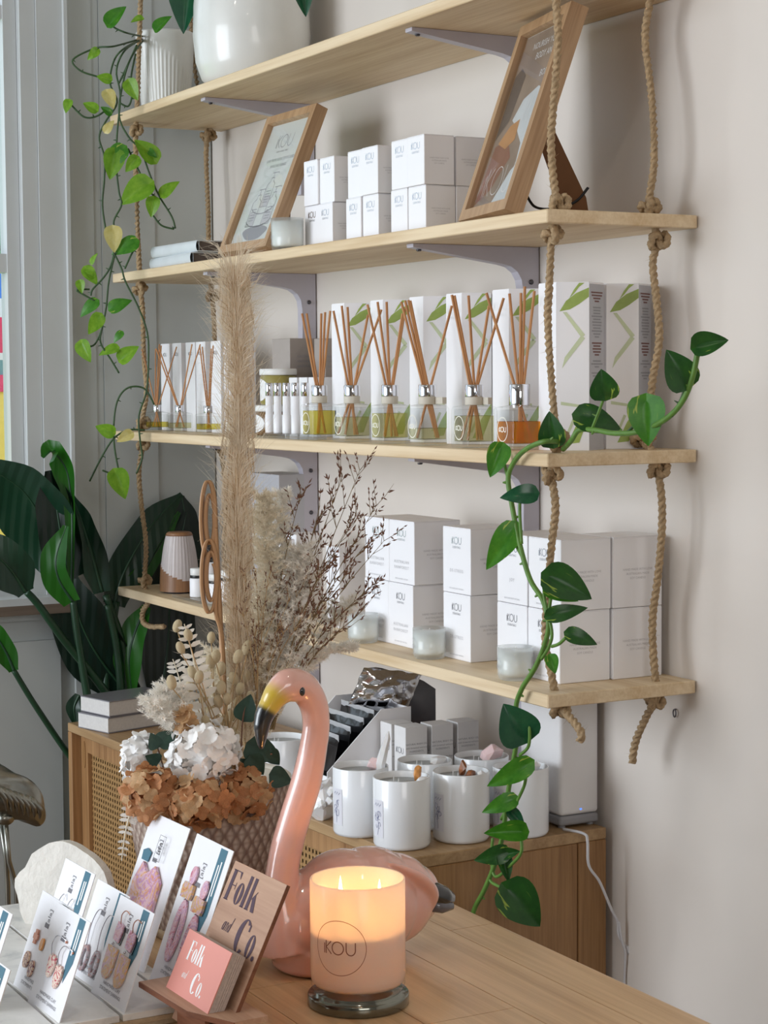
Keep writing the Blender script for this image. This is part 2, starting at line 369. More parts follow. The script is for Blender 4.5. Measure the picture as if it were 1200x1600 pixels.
# ropes
def rope(label, Y, secs, knots):
    o = thing('rope', label, 'rope', (0, 0, 0), 0, 'ropes of the hanging shelf')
    for ps in secs:
        P = bez([onY(x, y, Y+dy) for x, y, dy in [(p+(0,))[:3] for p in ps]], 10)
        # resample finely enough for the twist
        MB().tube(P, .0060, 12, True, 190, 3, .30).build('strand', 'rope_fibre', o, True)
    fr_ = MB(); rq = random.Random(len(label))
    for k in range(90):
        p = P[rq.randrange(len(P))]; d_ = V((rq.gauss(0, 1), rq.gauss(0, 1), rq.gauss(0, 1))).normalized(); q = p+d_*.006; e_ = q+d_*rq.uniform(.003, .011)+V((0, 0, rq.uniform(-.006, .006))); w_ = (e_-q).cross(FW).normalized()*.00022
        fr_.add([q-w_, q+w_, e_], [(0, 1, 2)])
    stuff(fr_.build('frayed_fibres', 'rope_fibre', o))
    for x, y, s, rz in knots:
        c = onY(x, y, Y); P = []
        for i in range(61):
            t = 2*math.pi*i/60; P.append(M.Rotation(rz, 3, 'Z') @ V(((math.sin(t)+1.5*math.sin(2*t))*.0052*s, (math.cos(t)-1.5*math.cos(2*t))*.0052*s, -math.sin(3*t)*.0075*s)))
        q = M.Rotation(.5*rz, 3, 'X')
        MB().tube([c+q @ p for p in P], .0058, 10, True, 190, 3, .30).build('knot', 'rope_fibre', o, True)
def cut(ps): return ps
rope('twisted jute rope at the front right corner of the shelves', -.243,
     [[(868, -60), (869, 0), (872, 60), (866, 150), (861, 220), (866, 290), (874, 322), (868, 345), (862, 368), (858, 450), (856, 500), (862, 600), (870, 690), (868, 712), (862, 742), (868, 790), (862, 850), (855, 930), (852, 1000), (862, 1055), (868, 1085), (876, 1105), (897, 1128), (908, 1145), (906, 1158)]],
     [(873, 318, 1.1, .3), (864, 366, 1.0, 1.2), (870, 688, 1.2, .7), (862, 740, 1.1, 2.0), (874, 1108, 1.0, .2)])
rope('twisted jute rope at the rear right corner of the shelves', -.060,
     [[(1024, -50), (1016, 0), (1008, 60), (1018, 150), (1022, 250), (1014, 318), (1022, 350), (1028, 376), (1020, 410), (1026, 470), (1030, 530), (1020, 590), (1015, 640), (1010, 690), (1026, 712), (1029, 740), (1034, 780), (1034, 830), (1028, 900), (1020, 960), (1020, 1010), (1024, 1060), (1026, 1090), (1012, 1115), (996, 1150), (990, 1172), (988, 1192)]],
     [(1015, 324, 1.1, .9), (1028, 376, 1.15, .2), (1006, 684, 1.3, 1.3), (1028, 733, 1.15, .1), (1022, 1097, 1.0, .6)])
rope('twisted jute rope at the front left corner among the trailing vines', -.243,
     [[(221, -40), (219, 20), (217, 80), (215, 150), (212, 200), (212, 250), (213, 300), (216, 380), (218, 425), (220, 455), (223, 490), (225, 560), (229, 610), (222, 660), (224, 690), (217, 735), (221, 790), (228, 850), (226, 910), (232, 938), (223, 955), (224, 972), (236, 979), (256, 979)]],
     [(212, 204, 1.0, .4), (219, 451, 1.1, 1.4), (223, 662, 1.15, .5), (224, 695, .95, .1), (226, 908, .95, .9)])
rope('twisted jute rope at the rear left corner behind the pampas plume', -.055,
     [[(296, -40), (298, 30), (306, 120), (322, 195), (322, 250), (325, 320), (326, 380), (328, 430), (333, 480), (336, 540), (340, 620), (345, 700), (352, 750), (352, 830), (350, 905), (352, 930)]],
     [(325, 213, 1.2, .9), (332, 462, 1.1, .3), (348, 702, 1.0, 1.0), (350, 905, 1.0, 1.0)])
# ================================================================== SIDEBOARD
SBZ = .724; sbA = math.atan2(.062, 1.43)
sb = thing('rattan_sideboard', 'long oak sideboard with cane doors standing under the shelves', 'sideboard', (-.207, -.398, 0), sbA)
SL, SD = 1.432, .385                       # local: x 0..-SL (left), y 0..+SD (towards the wall)
def sbx(n, x0, x1, y0, y1, z0, z1, mt, r=.0015):
    o = obj(n, rbox((x1-x0, y1-y0, z1-z0), r, 1), mt, sb); o.location = ((x0+x1)/2, (y0+y1)/2, z0); return o
sbx('top', -SL, 0, 0, SD, SBZ-.019, SBZ, 'sideboard_wood')
sbx('side_panel', -.019, 0, .0, SD*.845, .12, SBZ-.0195, 'sideboard_end')
sbx('back_post', -.019, 0, SD*.845+.0018, SD, .12, SBZ-.0195, 'sideboard_end')
sbx('side_panel', -SL, -SL+.019, 0, SD, .12, SBZ-.0195, 'sideboard_front')
sbx('bottom', -SL+.0195, -.0195, 0, SD, .12, .139, 'sideboard_wood')
sbx('back_panel', -SL+.0195, -.0195, SD-.008, SD-.001, .14, SBZ-.02, 'sideboard_wood', 0)
mt, nt, bs = new('cane_web')
vec = coords(nt, (1, 1, 1)); sep = nt.nodes.new('ShaderNodeSeparateXYZ'); link(nt, vec, sep.inputs[0])
def hole(sock, per, duty):
    m_ = nt.nodes.new('ShaderNodeMath'); m_.operation = 'MULTIPLY'; m_.inputs[1].default_value = 1/per; link(nt, sock, m_.inputs[0])
    f_ = nt.nodes.new('ShaderNodeMath'); f_.operation = 'FRACT'; link(nt, m_.outputs[0], f_.inputs[0])
    g_ = nt.nodes.new('ShaderNodeMath'); g_.operation = 'LESS_THAN'; g_.inputs[1].default_value = duty; link(nt, f_.outputs[0], g_.inputs[0]); return g_.outputs[0]
hx, hz = hole(sep.outputs[0], .0125, .42), hole(sep.outputs[2], .0125, .55)
mu = nt.nodes.new('ShaderNodeMath'); mu.operation = 'MULTIPLY'; link(nt, hx, mu.inputs[0]); link(nt, hz, mu.inputs[1])
f2 = noise(nt, coords(nt), 300, 2); cc = ramp(nt, f2, [(.3, lin((140, 104, 62))), (.7, lin((178, 140, 90)))]); link(nt, cc, bs.inputs['Base Color'])
tr_ = nt.nodes.new('ShaderNodeBsdfTransparent'); mx = nt.nodes.new('ShaderNodeMixShader'); link(nt, mu.outputs[0], mx.inputs[0]); link(nt, bs.outputs[0], mx.inputs[1]); link(nt, tr_.outputs[0], mx.inputs[2]); link(nt, mx.outputs[0], nt.nodes['Material Output'].inputs[0]); bs.inputs['Roughness'].default_value = .6
DW = (SL-.04)/3
for i in range(3):
    x0 = -SL+.02+i*DW+.0015; x1 = x0+DW-.003; z0, z1 = .142, SBZ-.022; y0, y1 = .022, .040; fw = .038
    d = bpy.data.objects.new('door', None); COL.objects.link(d); d.parent = sb
    b = MB(); b.box(((x0+x0+fw)/2, (y0+y1)/2, (z0+z1)/2), (fw, y1-y0, z1-z0)); b.box((x1-fw/2, (y0+y1)/2, (z0+z1)/2), (fw, y1-y0, z1-z0))
    b.box(((x0+x1)/2, (y0+y1)/2, z1-fw/2), (x1-x0-2*fw, y1-y0, fw)); b.box(((x0+x1)/2, (y0+y1)/2, z0+fw/2), (x1-x0-2*fw, y1-y0, fw))
    b.build('door_frame', 'sideboard_front', d)
    MB().box(((x0+x1)/2, y0+.010, (z0+z1)/2), (x1-x0-2*fw+.002, .0015, z1-z0-2*fw+.002)).build('cane_panel', 'cane_web', d)
    po = [(.007*math.cos(a), .030*math.sin(a)) for a in [2*math.pi*k/20 for k in range(20)]]
    MB().prism(po, .0002, .0012, FACE_Y((x0+fw*.5), y0, z1-.045)).build('finger_hole', 'print_dark' if False else 'sideboard_end', d)
for x in (-.06, -SL+.06):
    for y in (.05, SD-.05): MB().tube([(x, y, 0), (x, y, .12)], [.014, .020], 12).build('leg', 'sideboard_front', sb)
# ================================================================== TABLE
TZ = .77
tb = thing('display_table', 'long solid timber table with rounded corners holding the flamingo and lit candle', 'table', (0, 0, 0))
TX0, TX1, TY0, TY1, TR = -.05, 1.75, -1.75, -.552, .26
def xleft(y):
    if y > TY1-TR: q = (y-(TY1-TR)); return TX0+TR-math.sqrt(max(0, TR*TR-q*q))
    if y < TY0+TR: q = (TY0+TR-y); return TX0+TR-math.sqrt(max(0, TR*TR-q*q))
    return TX0
seam = onZ(740, 1540, TZ).y
ys = [TY1, seam+.09, seam, seam-.115, seam-.235, seam-.36, seam-.50, seam-.63, seam-.78, TY0]
for i in range(len(ys)-1):
    y1, y0 = ys[i], ys[i+1]; joint = TX0+.35+.9*((i*37 % 10)/10)
    if i == 2: joint = onZ(800, 1575, TZ).x
    for part in (0, 1):
        po = []
        g = .0006
        if part == 0:
            n = 12; po = [(joint-g, y0+g), (joint-g, y1-g)] + [(xleft(y1-g-(y1-y0-2*g)*k/n)+0.0, y1-g-(y1-y0-2*g)*k/n) for k in range(n+1)]
            if po[2][0] > joint-.02: continue
        else: po = [(TX1, y0+g), (TX1, y1-g), (joint+g, y1-g), (joint+g, y0+g)]
        bm = bmesh.new(); vs = [bm.verts.new((x, y, TZ)) for x, y in po[::-1]]; f = bm.faces.new(vs); bmesh.ops.recalc_face_normals(bm, faces=bm.faces)
        r = bmesh.ops.extrude_face_region(bm, geom=[f]); bmesh.ops.translate(bm, verts=[e for e in r['geom'] if isinstance(e, bmesh.types.BMVert)], vec=(0, 0, -.034))
        bmesh.ops.recalc_face_normals(bm, faces=bm.faces)
        if i == 0:
            ed = [e for e in bm.edges if all(abs(v.co.z-TZ) < 1e-6 for v in e.verts) and all(abs(v.co.y-(y1-g)) < 1e-5 for v in e.verts)]
            bmesh.ops.bevel(bm, geom=ed, offset=.008, segments=4, affect='EDGES', profile=.5)
        me = bpy.data.meshes.new('plank'); bm.to_mesh(me); bm.free(); off = rnd.uniform(-3, 3)
        o = obj('plank', me, 'table_wood', tb)
for x in (.28, 1.6):
    for y in (-.75, -1.6): MB().tube([(x, y, 0), (x, y, TZ-.035)], [.022, .034], 16).build('leg', 'table_wood', tb)
# ================================================================== CARTONS
def square_carton(w, d, h, kou=True, foil='silver_foil', kh=None, name2=None):
    """square carton, local origin at the base centre, printed face towards -Y"""
    t = bpy.data.objects.new('carton', None); COL.objects.link(t); t.empty_display_size = .02
    obj('body', rbox((w, d, h-.0012), .0009, 1), 'white_card', t)
    o = obj('top_flap', rbox((w-.001, d-.0006, .0012), .0003, 1), 'white_card', t); o.location = (0, 0, h-.0011)
    if kou:
        kh = kh or w*.13; b = MB(); strokes(b, IKOU, -2.56*kh/2, h*.80-kh/2, kh, kh*.12, 0, FACE_Y(0, -d/2-.0003, 0)); b.build('logo', foil, t)
        letter('ESSENTIALS', kh*.45, foil, t, FACE_Y(0, -d/2-.0003, h*.80-kh*1.12), sx=.95)
    if name2:
        for i, s in enumerate(name2): letter(s, w*.085, 'print_faint', t, FACE_Y(0, -d/2-.0003, h*.32-i*w*.11), spacing=1.25, name='scent_name')
        letter('BATH AND BODY NATURAL', w*.04, 'print_faint', t, FACE_Y(0, -d/2-.0003, h*.06), name='small_print')
    for i, s in enumerate(('HAND MADE WITH LOVE', 'AUSTRALIAN MADE', 'SOY CANDLE')): letter(s, w*.055, 'print_faint', t, FACE_X(w/2+.0003, 0, h*.52-i*w*.075), name='small_print')
    return t
def put(proto, used, loc, label, cat, group, rz=0):
    if not used: o = proto; used.append(1)
    else: o = copy_tree(proto)
    o.location = loc; o.rotation_euler = (0, 0, rz); return tag(o, label, cat, group)
# --- lowest shelf, candle cartons (two high)
zd = ZS['D']; cw, cdp, ch = .090, .094, .1112
protos = {}
def carton_d(key, name2, foil):
    k = (key, foil)
    if k not in protos: protos[k] = (square_carton(cw, cdp, ch, True, foil, None, name2), [])
    return protos[k]
G = 'candle cartons on the lowest shelf'
AR = ('AUSTRALIAN', 'RAINFOREST')
for row, zz_ in ((0, zd+.0003), (1, zd+ch+.0012)):
    fo = 'print_grey' if row == 0 else 'silver_foil'; wd = 'lower' if row == 0 else 'upper'
    for x, key, nm, lab in ((-.668, 'ar', AR, f'white candle carton, {wd} of the leftmost stack beside the dried grasses'), (-.576, 'ar', AR, f'white candle carton, {wd} of the second stack from the dried grasses'),
                            (-.386, 'ds', ('DE-STRESS',), f'white candle carton, {wd} of the lone middle stack on the lowest shelf'),
                            (-.212, 'joy', ('JOY',), f'white candle carton, {wd} of the stack just left of the trailing vine'), (-.120, 'joy', ('JOY',), f'white candle carton, {wd} of the stack behind the front right rope')):
        p, u = carton_d(key, nm, fo); dx = rnd.uniform(-.0012, .0012)-(.003 if row == 0 and x < -.5 else 0)
        put(p, u, (x+dx, -.158, zz_), lab, 'carton', G, rnd.uniform(-.012, .012))
    p, u = carton_d('joy', ('JOY',), fo); put(p, u, (-.116, -.0615, zz_), f'white candle carton, {wd} of the rear stack against the wall by the right ropes', 'carton', G)
# --- second shelf, small cartons (two high)
zb = ZS['B']; sw, sh = .0595, .0845
ps, us = square_carton(sw, sw, sh, True, 'silver_foil', .0115), []
G = 'small white cartons on the second shelf'
for row, z in ((0, zb+.0003), (1, zb+sh+.001)):
    wd = 'lower' if row == 0 else 'upper'
    for xl, lab in ((-.961, 'left of the stack beside the glass candle'), (-.900, 'right of the stack beside the glass candle'), (-.786, 'left of the middle small-carton stack'), (-.7235, 'right of the middle small-carton stack'),
                    (-.618, 'left of the stack nearest the tall frame'), (-.556, 'right of the stack nearest the tall frame')):
        put(ps, us, (xl+sw/2+(0.003 if row else 0), -.170+rnd.uniform(-.002, .002), z), f'small white carton, {wd} {lab}', 'carton', G, rnd.uniform(-.02, .02))
    put(ps, us, (-.526, -.107, z), f'small white carton, {wd} one behind, partly hidden by the tall frame', 'carton', G)
# --- hexagonal diffuser cartons with bamboo print
pm('bamboo_green', (158, 180, 92), .5, var=.15, scale=40); pm('bamboo_pale', (205, 215, 178), .5, var=.08, scale=30); pm('grey_panel', (186, 186, 192), .5, var=.02)
HS, HH = .0505, .257
def hexbox(word):
    t = bpy.data.objects.new('hexagonal_carton', None); COL.objects.link(t); R = HS
    po = [(R*math.cos(math.radians(a)), R*math.sin(math.radians(a))) for a in range(0, 360, 60)]
    MB().prism(po, 0, HH-.001).build('body', 'white_card', t)
    MB().prism([(x*.985, y*.985) for x, y in po], HH-.001, HH+.0008).build('top_flap', 'white_card', t)
    ap = R*math.cos(math.radians(30))
    def face(deg, off=.0003): n = V((math.cos(math.radians(deg)), math.sin(math.radians(deg)), 0)); return frame(n*(ap+off), V((-n.y, n.x, 0)), V((0, 0, 1)), n)
    F0, F1, F2 = face(-90), face(-30), face(30)
    b = MB(); strokes(b, IKOU, -.021, HH-.034, .0155, .0018, 0, F0); b.build('logo', 'print_white', t)
    letter('ESSENTIALS', .0062, 'print_white', t, F0 @ M.Translation(V((0, HH-.043, 0))))
    letter(word, .0125, 'print_white', t, F0 @ M.Translation(V((.005, .012, 0))) @ M.Rotation(math.pi/2, 4, 'Z'), align='LEFT', spacing=1.15)
    h = HS/2-.0004
    def leaf(pts, n='bamboo_print', m_='bamboo_green'): MB().add([F1 @ V((x, y, 0)) for x, y in pts], [tuple(range(len(pts)))]).build(n, m_, t)
    leaf([(-.020, .213), (-.010, .229), (.006, .241), (h, .249), (h, .235), (.010, .224), (-.004, .216)])
    leaf([(-.005, .233), (.002, .246), (.010, .2562), (.018, .2562), (.010, .250), (.003, .241)])
    leaf([(.010, .012), (h, .052), (h, .070), (.018, .060), (.006, .040), (-.008, .010)])
    for pts in ([(-.015, .212), (-.009, .212), (.019, .177), (.014, .172)], [(.013, .176), (.019, .172), (-.008, .138), (-.016, .126), (-.012, .143)], [(-.018, .070), (.012, .066), (.012, .070), (-.018, .075)], [(-.012, .02), (-.008, .02), (.006, .052), (.002, .054)]): leaf(pts, 'pale_bamboo_print', 'bamboo_pale')
    MB().add([F2 @ V((x, y, 0)) for x, y in ((-h, .0008), (h, .0008), (h, HH-.002), (-h, HH-.002))], [(0, 1, 2, 3)]).build('shaded_text_panel', 'grey_panel', t)  # grey tone puts the shade of this turned-away face into its colour
    y = HH-.016
    for grp, mt, n in (('brown', 'print_brown', 4), ('grey', 'print_grey', 11), ('brown', 'print_brown', 5), ('grey', 'print_grey', 3), ('grey', 'print_grey', 3)):
        for k in range(n):
            wv = h*rnd.uniform(.45, .8) if k < n-1 else h*.3
            MB().add([F2 @ V((x_, y_, .0003)) for x_, y_ in ((-wv, y), (wv, y), (wv, y+.0022), (-wv, y+.0022))], [(0, 1, 2, 3)]).build('text_line', mt, t); y -= .0045
        y -= .005
    return t
zc = ZS['C']
hp, hu = hexbox('HAPPINESS'), []
hp2 = None
G = 'tall diffuser cartons on the third shelf'
HB = [(-.905, -.115, 'tall bamboo-printed carton, leftmost in the row behind the reed diffusers'), (-.747, -.115, 'tall bamboo-printed carton, second from the left behind the reed diffusers'), (-.603, -.113, 'tall bamboo-printed carton, third from the left behind the reed diffusers'),
      (-.470, -.115, 'tall bamboo-printed carton, fourth from the left behind the reed diffusers'), (-.322, -.113, 'tall bamboo-printed carton, just behind the amber diffuser'), (-.1165, -.156, 'tall bamboo-printed carton behind the front right rope'), (-.1240, -.060, 'tall bamboo-printed carton against the wall behind the rear right rope')]
for x, y, lab in HB: put(hp, hu, (x, y, zc+.0003), lab, 'carton', G, rnd.uniform(-.03, .03))
# --- slim cartons at the left of the third shelf
def slim(w, d, h, mt='white_card'):
    t = bpy.data.objects.new('slim_carton', None); COL.objects.link(t)
    obj('body', rbox((w, d, h), .0008, 1), mt, t); o = obj('top_flap', rbox((w*.98, d*.98, .001), .0003, 1), mt, t); o.location.z = h
    b = MB(); strokes(b, IKOU, -2.56*.0075/2, h*.86, .0075, .001, 0, FACE_Y(0, -d/2-.0003, 0)); b.build('logo', 'silver_foil', t); return t
sp, su = slim(.052, .052, .198), []
for i, (x, lab) in enumerate(((-1.752, 'first slim white carton from the left on the diffuser shelf'), (-1.682, 'second slim white carton from the left on the diffuser shelf'), (-1.603, 'third slim white carton from the left on the diffuser shelf'), (-1.545, 'fourth slim white carton from the left on the diffuser shelf'),
                     (-1.462, 'fifth slim white carton, just left of the pampas plume'), (-1.393, 'slim white carton half hidden by the pampas plume'))):
    put(sp, su, (x, -.145, zc+.0003), lab, 'carton', 'slim cartons behind the small diffusers')
# --- grey cartons behind the jars
pm('taupe_card', (168, 158, 152), .5, var=.03)
for x, y, z, s, lab in ((-1.245, -.075, zc, (.085, .085, .199), 'taupe carton behind the stacked jars on the diffuser shelf'), (-1.14, -.05, zc, (.05, .06, .197), 'narrow taupe carton beside the jars near the wall')):
    t = thing('taupe_carton', lab, 'carton', (x, y, z+.0003)); obj('body', rbox(s, .0008, 1), 'taupe_card', t)
    for i in range(3): letter('NATURAL CARE', .007, 'print_grey', t, FACE_X(s[0]/2+.0003, 0, s[2]*.8-i*.01), name='small_print')
# ================================================================== REED DIFFUSERS
glassy('clear_glass', (.985, .99, .985), .7, .01, 1.35)
pm('chrome', (225, 225, 230), .06, 1, var=0); wood('reed', (196, 140, 88), (160, 104, 58), 2, 3, .6); pm('collar_clay', (205, 198, 184), .6, var=.02); pm('glass_print', (240, 238, 225), .5, var=0)
def liquid(name, c, k, bf=.3): glassy(name, tuple(v**k for v in lin(c)), .12, .02, 1.1, c, bf)
liquid('oil_yellow', (250, 234, 110), .5, .2); liquid('oil_pale', (246, 242, 190), .4, .15); liquid('oil_green', (246, 240, 158), .45, .18); liquid('oil_amber', (255, 200, 66), 1.0, .30)
def rsq(s, r, n=5):                          # rounded square outline
    out = []
    for cx, cy, a0 in ((s-r, s-r, 0), (-s+r, s-r, 90), (-s+r, -s+r, 180), (s-r, -s+r, 270)):
        for k in range(n+1): a = math.radians(a0+90*k/n); out.append((cx+r*math.cos(a), cy+r*math.sin(a)))
    return out
def loft(mb, rings):
    vs = []; fs = []; n = len(rings[0])
    for rg in rings: vs += rg
    for j in range(len(rings)-1):
        for k in range(n): fs.append((j*n+k, j*n+(k+1) % n, (j+1)*n+(k+1) % n, (j+1)*n+k))
    fs.append(tuple(range(n-1, -1, -1))); fs.append(tuple((len(rings)-1)*n+k for k in range(n))); return mb.add(vs, fs)
def ringz(po, z, sc=1): return [V((x*sc, y*sc, z)) for x, y in po]
def diffuser(label, loc, s, h, fill, oil, reeds, collar, capz=(.007, .034), rot=0, capr=.0145, ext=None, group='large reed diffusers on the third shelf', logo=True, seed=0):
    t = thing('reed_diffuser', label, 'diffuser', loc, rot, group); po = rsq(s, s*.16); pi = rsq(s*.86, s*.14)
    # bottle: outer shell, shoulders, neck, inner cavity
    rings = [ringz(po, 0, .96), ringz(po, .003), ringz(po, h-.006), ringz(po, h-.001, .93), ringz([(capr*.95*math.cos(q), capr*.95*math.sin(q)) for q in [math.radians(45*0+a*360/24) for a in range(24)]], h+.003)]
    b = MB(); loft(b, rings); loft(b, [ringz(pi, h-.005)[::-1], ringz(pi, .010)[::-1]]); bt = b.build('bottle', 'clear_glass', t)
    b = MB(); loft(b, [ringz(pi, .0103, .985), ringz(pi, .010+(h-.015)*fill, .985)]); b.build('oil', oil, t)
    z0 = h+.002
    if collar:
        MB().lathe([(capr*1.0, z0), (capr*1.02, z0+.001), (capr*1.02, z0+.012), (capr, z0+.013)], 28).build('collar_ring', 'collar_clay', t, True)
        if ext: MB().box((ext/2+.004, .012, z0+.0065), (ext, .008, .011)).build('collar_tag', 'collar_clay', t)
        z0 += .0132
    c0, c1 = z0, z0+(.020 if collar else .0335)
    MB().lathe([(capr*.98, c0), (capr, c0+.001), (capr, c1-.001), (capr*.96, c1), (capr*.55, c1), (capr*.5, c1-.004), (0, c1-.004)], 32).build('cap', 'chrome', t, True)
    if logo:
        b = MB(); T = FACE_Y(0, -s-.0004, h*.48); kh = .0078; strokes(b, IKOU, -2.56*kh/2, -kh/2, kh, .0015, 0, T); strokes(b, [arc(0, 0, 1, 1.25, 0, 360, 30)], 0, 0, .0150, .0014, 0, T); b.build('logo', 'glass_print', t)
    for (dx, dy, tilt_x, tilt_y, L) in reeds:
        top = V((dx+tilt_x, dy+tilt_y, c1+L)); p0 = V((dx, dy, c1)); d = (top-p0)
        bot = p0 - d*((c1-.012)/d.z); m_ = s*.80
        bot.x = max(-m_, min(m_, bot.x)); bot.y = max(-m_, min(m_, bot.y))
        MB().tube([bot, p0, top], .0023, 8).build('reed', 'reed', t)
    return t
def reed_px(X0, Y0, z0, tops):                # reed tops given in the photo, in the plane facing the viewer
    n = V((FW.x, FW.y, 0)).normalized(); P = V((X0, Y0, z0)); out = []
    for x, y, bx_ in tops:
        p = onV(x, y, P, n); o = V((RT.x, RT.y, 0)).normalized()*bx_
        out.append((o.x, o.y, p.x-P.x-o.x, p.y-P.y-o.y, p.z-z0))
    return out
BS, BH = .0285, .067
def big(i, xL, xE, oil, fill, tops, collar, label, ext=None, Yf=-.252, s=BS, capr=.0145):
    X = (onY(xL, 690, Yf).x+onY(xE, 690, Yf).x)/2; Y = Yf+s; c1 = zc+BH+.002+(.0132+.020 if collar else .0335)
    diffuser(label, (X, Y, zc+.0003), s, BH, fill, oil, reed_px(X, Y, c1, tops), collar, ext=ext, capr=capr)
big(1, 467.7, 489.3, 'oil_yellow', .86, [(472, 490, -.006), (479, 490, -.003), (502, 490, .001), (508, 488, .004), (516, 486, .006)], True, 'square reed diffuser with yellow oil, nearest the tester tubes')
big(2, 517, 540.7, 'oil_pale', .66, [(521, 486, -.007), (534, 478, -.003), (543, 480, 0), (575, 492, .005), (596, 484, .006)], True, 'square reed diffuser with very pale oil, second from the left')
big(3, 576.4, 598, 'oil_green', .82, [(574, 476, -.007), (590, 472, -.002), (604, 472, 0), (629, 490, .004), (633, 482, .006)], True, 'square reed diffuser with pale green oil, third from the left')
big(4, 632, 657.6, 'oil_pale', .36, [(627, 472, -.007), (633, 470, -.004), (638, 469, -.001), (641, 470, .001), (706, 478, .007)], True, 'square reed diffuser nearly empty with dark reeds, fourth from the left', ext=.034)
big(5, 703.6, 731.5, 'oil_pale', .80, [(706, 461, -.007), (710, 462, -.004), (732, 462, 0), (764, 478, .004), (787, 466, .006)], True, 'square reed diffuser with pale oil, just left of the amber one', ext=.026)
big(6, 770, 801, 'oil_amber', .66, [(760, 458, -.008), (796, 459, -.002), (814, 458, .001), (820, 448, .004), (835, 455, .007)], False, 'square reed diffuser with orange amber oil beside the right rope', s=.031, capr=.0165)
for px, tops, oil, lab in ((248, [(243, 545, -.004), (249, 538, -.002), (252, 540, 0), (276, 542, .004), (222, 546, -.004)], 'oil_yellow', 'small reed diffuser, leftmost on the third shelf beside the rope'),
                           (283, [(244, 545, -.005), (248, 542, -.003), (300, 538, .003), (313, 538, .005)], 'oil_pale', 'small reed diffuser, middle of the three small ones'),
                           (328, [(312, 540, -.003), (316, 542, 0), (333, 540, .003), (330, 545, .001)], 'oil_yellow', 'small reed diffuser, right of the three small ones')):
    s = .0235; X = onY(px, 676, -.222).x; c1 = zc+.043+.002+.0335*.6
    t = diffuser(lab, (X, -.225, zc+.0003), s, .043, .42, oil, [], False, capr=.0098, group='small reed diffusers on the third shelf', logo=False)
    for ch in t.children:
        if ch.name.startswith('cap'): ch.scale = (1, 1, .45); ch.location.z = .045*.55
    c1 = .045+.0335*.45
    for dx, dy, tx, ty, L in reed_px(X, -.225, zc+c1, tops):
        p0 = V((dx, dy, c1)); top = V((dx+tx, dy+ty, c1+L)); bot = V((-tx*.22, -ty*.22, .012)); bot.x = max(-.016, min(.016, bot.x)); bot.y = max(-.016, min(.016, bot.y))
        MB().tube([bot, p0, top], .0016, 6).build('reed', 'reed', t)
# ================================================================== JARS AND TESTER STAND (third shelf)
pm('jar_olive', (150, 138, 70), .35, var=.05, coat=.4); pm('jar_amber', (120, 88, 48), .3, var=.05, coat=.4); pm('jar_lid', (232, 232, 230), .35, var=.01)
def jar(label, loc, r, h, mt, lidh):
    t = thing('cosmetic_jar', label, 'jar', loc, 0, 'stacked jars on the third shelf')
    MB().lathe([(r*.94, 0), (r, .003), (r, h-lidh-.004), (r*.9, h-lidh)], 32).build('body', mt, t, True)
    MB().lathe([(r*1.02, h-lidh), (r*1.04, h-lidh+.002), (r*1.04, h-.002), (r*1.0, h)], 32, ).build('lid', 'jar_lid', t, True)
    b = MB(); n = 14; a0 = math.radians(-150); vs = []; fs = []
    for k in range(n+1):
        q = a0+math.radians(95)*k/n; e_ = math.sqrt(max(0, 1-(2*k/n-1)**2))*.5*(h-lidh)*.75; zc_ = (h-lidh)/2
        vs += [((r+.0005)*math.cos(q), (r+.0005)*math.sin(q), zc_-e_), ((r+.0005)*math.cos(q), (r+.0005)*math.sin(q), zc_+e_)]
    b.add(vs, [(2*k, 2*k+2, 2*k+3, 2*k+1) for k in range(n)]).build('label', 'white_matt', t); return t
jx = onY(428, 650, -.16)
jar('amber jar with white lid at the bottom of the jar stack', (jx.x, -.16, zc+.0003), .037, .062, 'jar_amber', .013)
jar('olive jar with white lid on top of the jar stack', (jx.x+.012, -.155, zc+.0635), .037, .073, 'jar_olive', .013)
glassy('acrylic', (.93, .95, .96), .9, .02, 1.45, (235, 240, 245), .15)
ts = onY(470, 680, -.215)
t = thing('tester_stand', 'clear acrylic tray under the row of silver-capped tester tubes', 'stand', (onY(455, 680, -.222).x, -.222, zc+.0003))
o = obj('tray', rbox((.185, .062, .004), .001, 1), 'acrylic', t); o = obj('step', rbox((.165, .046, .004), .001, 1), 'acrylic', t); o.location.z = .0042
for i, px in enumerate((421, 434, 448, 462, 477)):
    X = onY(px, 650, -.215).x; t = thing('tester_tube', ['first slim tester tube with silver cap, nearest the jars', 'second slim tester tube from the jars', 'third slim tester tube, middle of the row', 'fourth slim tester tube from the jars', 'fifth slim tester tube, next to the yellow diffuser'][i], 'tube', (X, -.215, zc+.0087), 0, 'silver-capped tester tubes')
    MB().lathe([(.0085, 0), (.0088, .001), (.0088, .036), (.0078, .0365), (.0078, .072), (.007, .073)], 20).build('body', 'white_card', t, True)
    MB().lathe([(.0072, .073), (.0076, .0735), (.0076, .098), (.007, .099)], 20).build('cap', 'chrome', t, True)
for i, px in enumerate((434, 452, 470, 486, 501)):
    X = onY(px, 600, -.135).x; t = thing('tester_carton', ['small white carton behind the tester tubes, first from the jars', 'small white carton behind the tester tubes, second from the jars', 'small white carton behind the tester tubes, third from the jars', 'small white carton behind the tester tubes, fourth from the jars', 'small white carton behind the yellow diffuser'][i], 'carton', (X, -.135, zc+.0003), 0, 'small cartons behind the tester tubes')
    obj('body', rbox((.036, .036, .117), .0008, 1), 'white_card', t); o = obj('top_flap', rbox((.035, .035, .001), .0003, 1), 'white_card', t); o.location.z = .1168
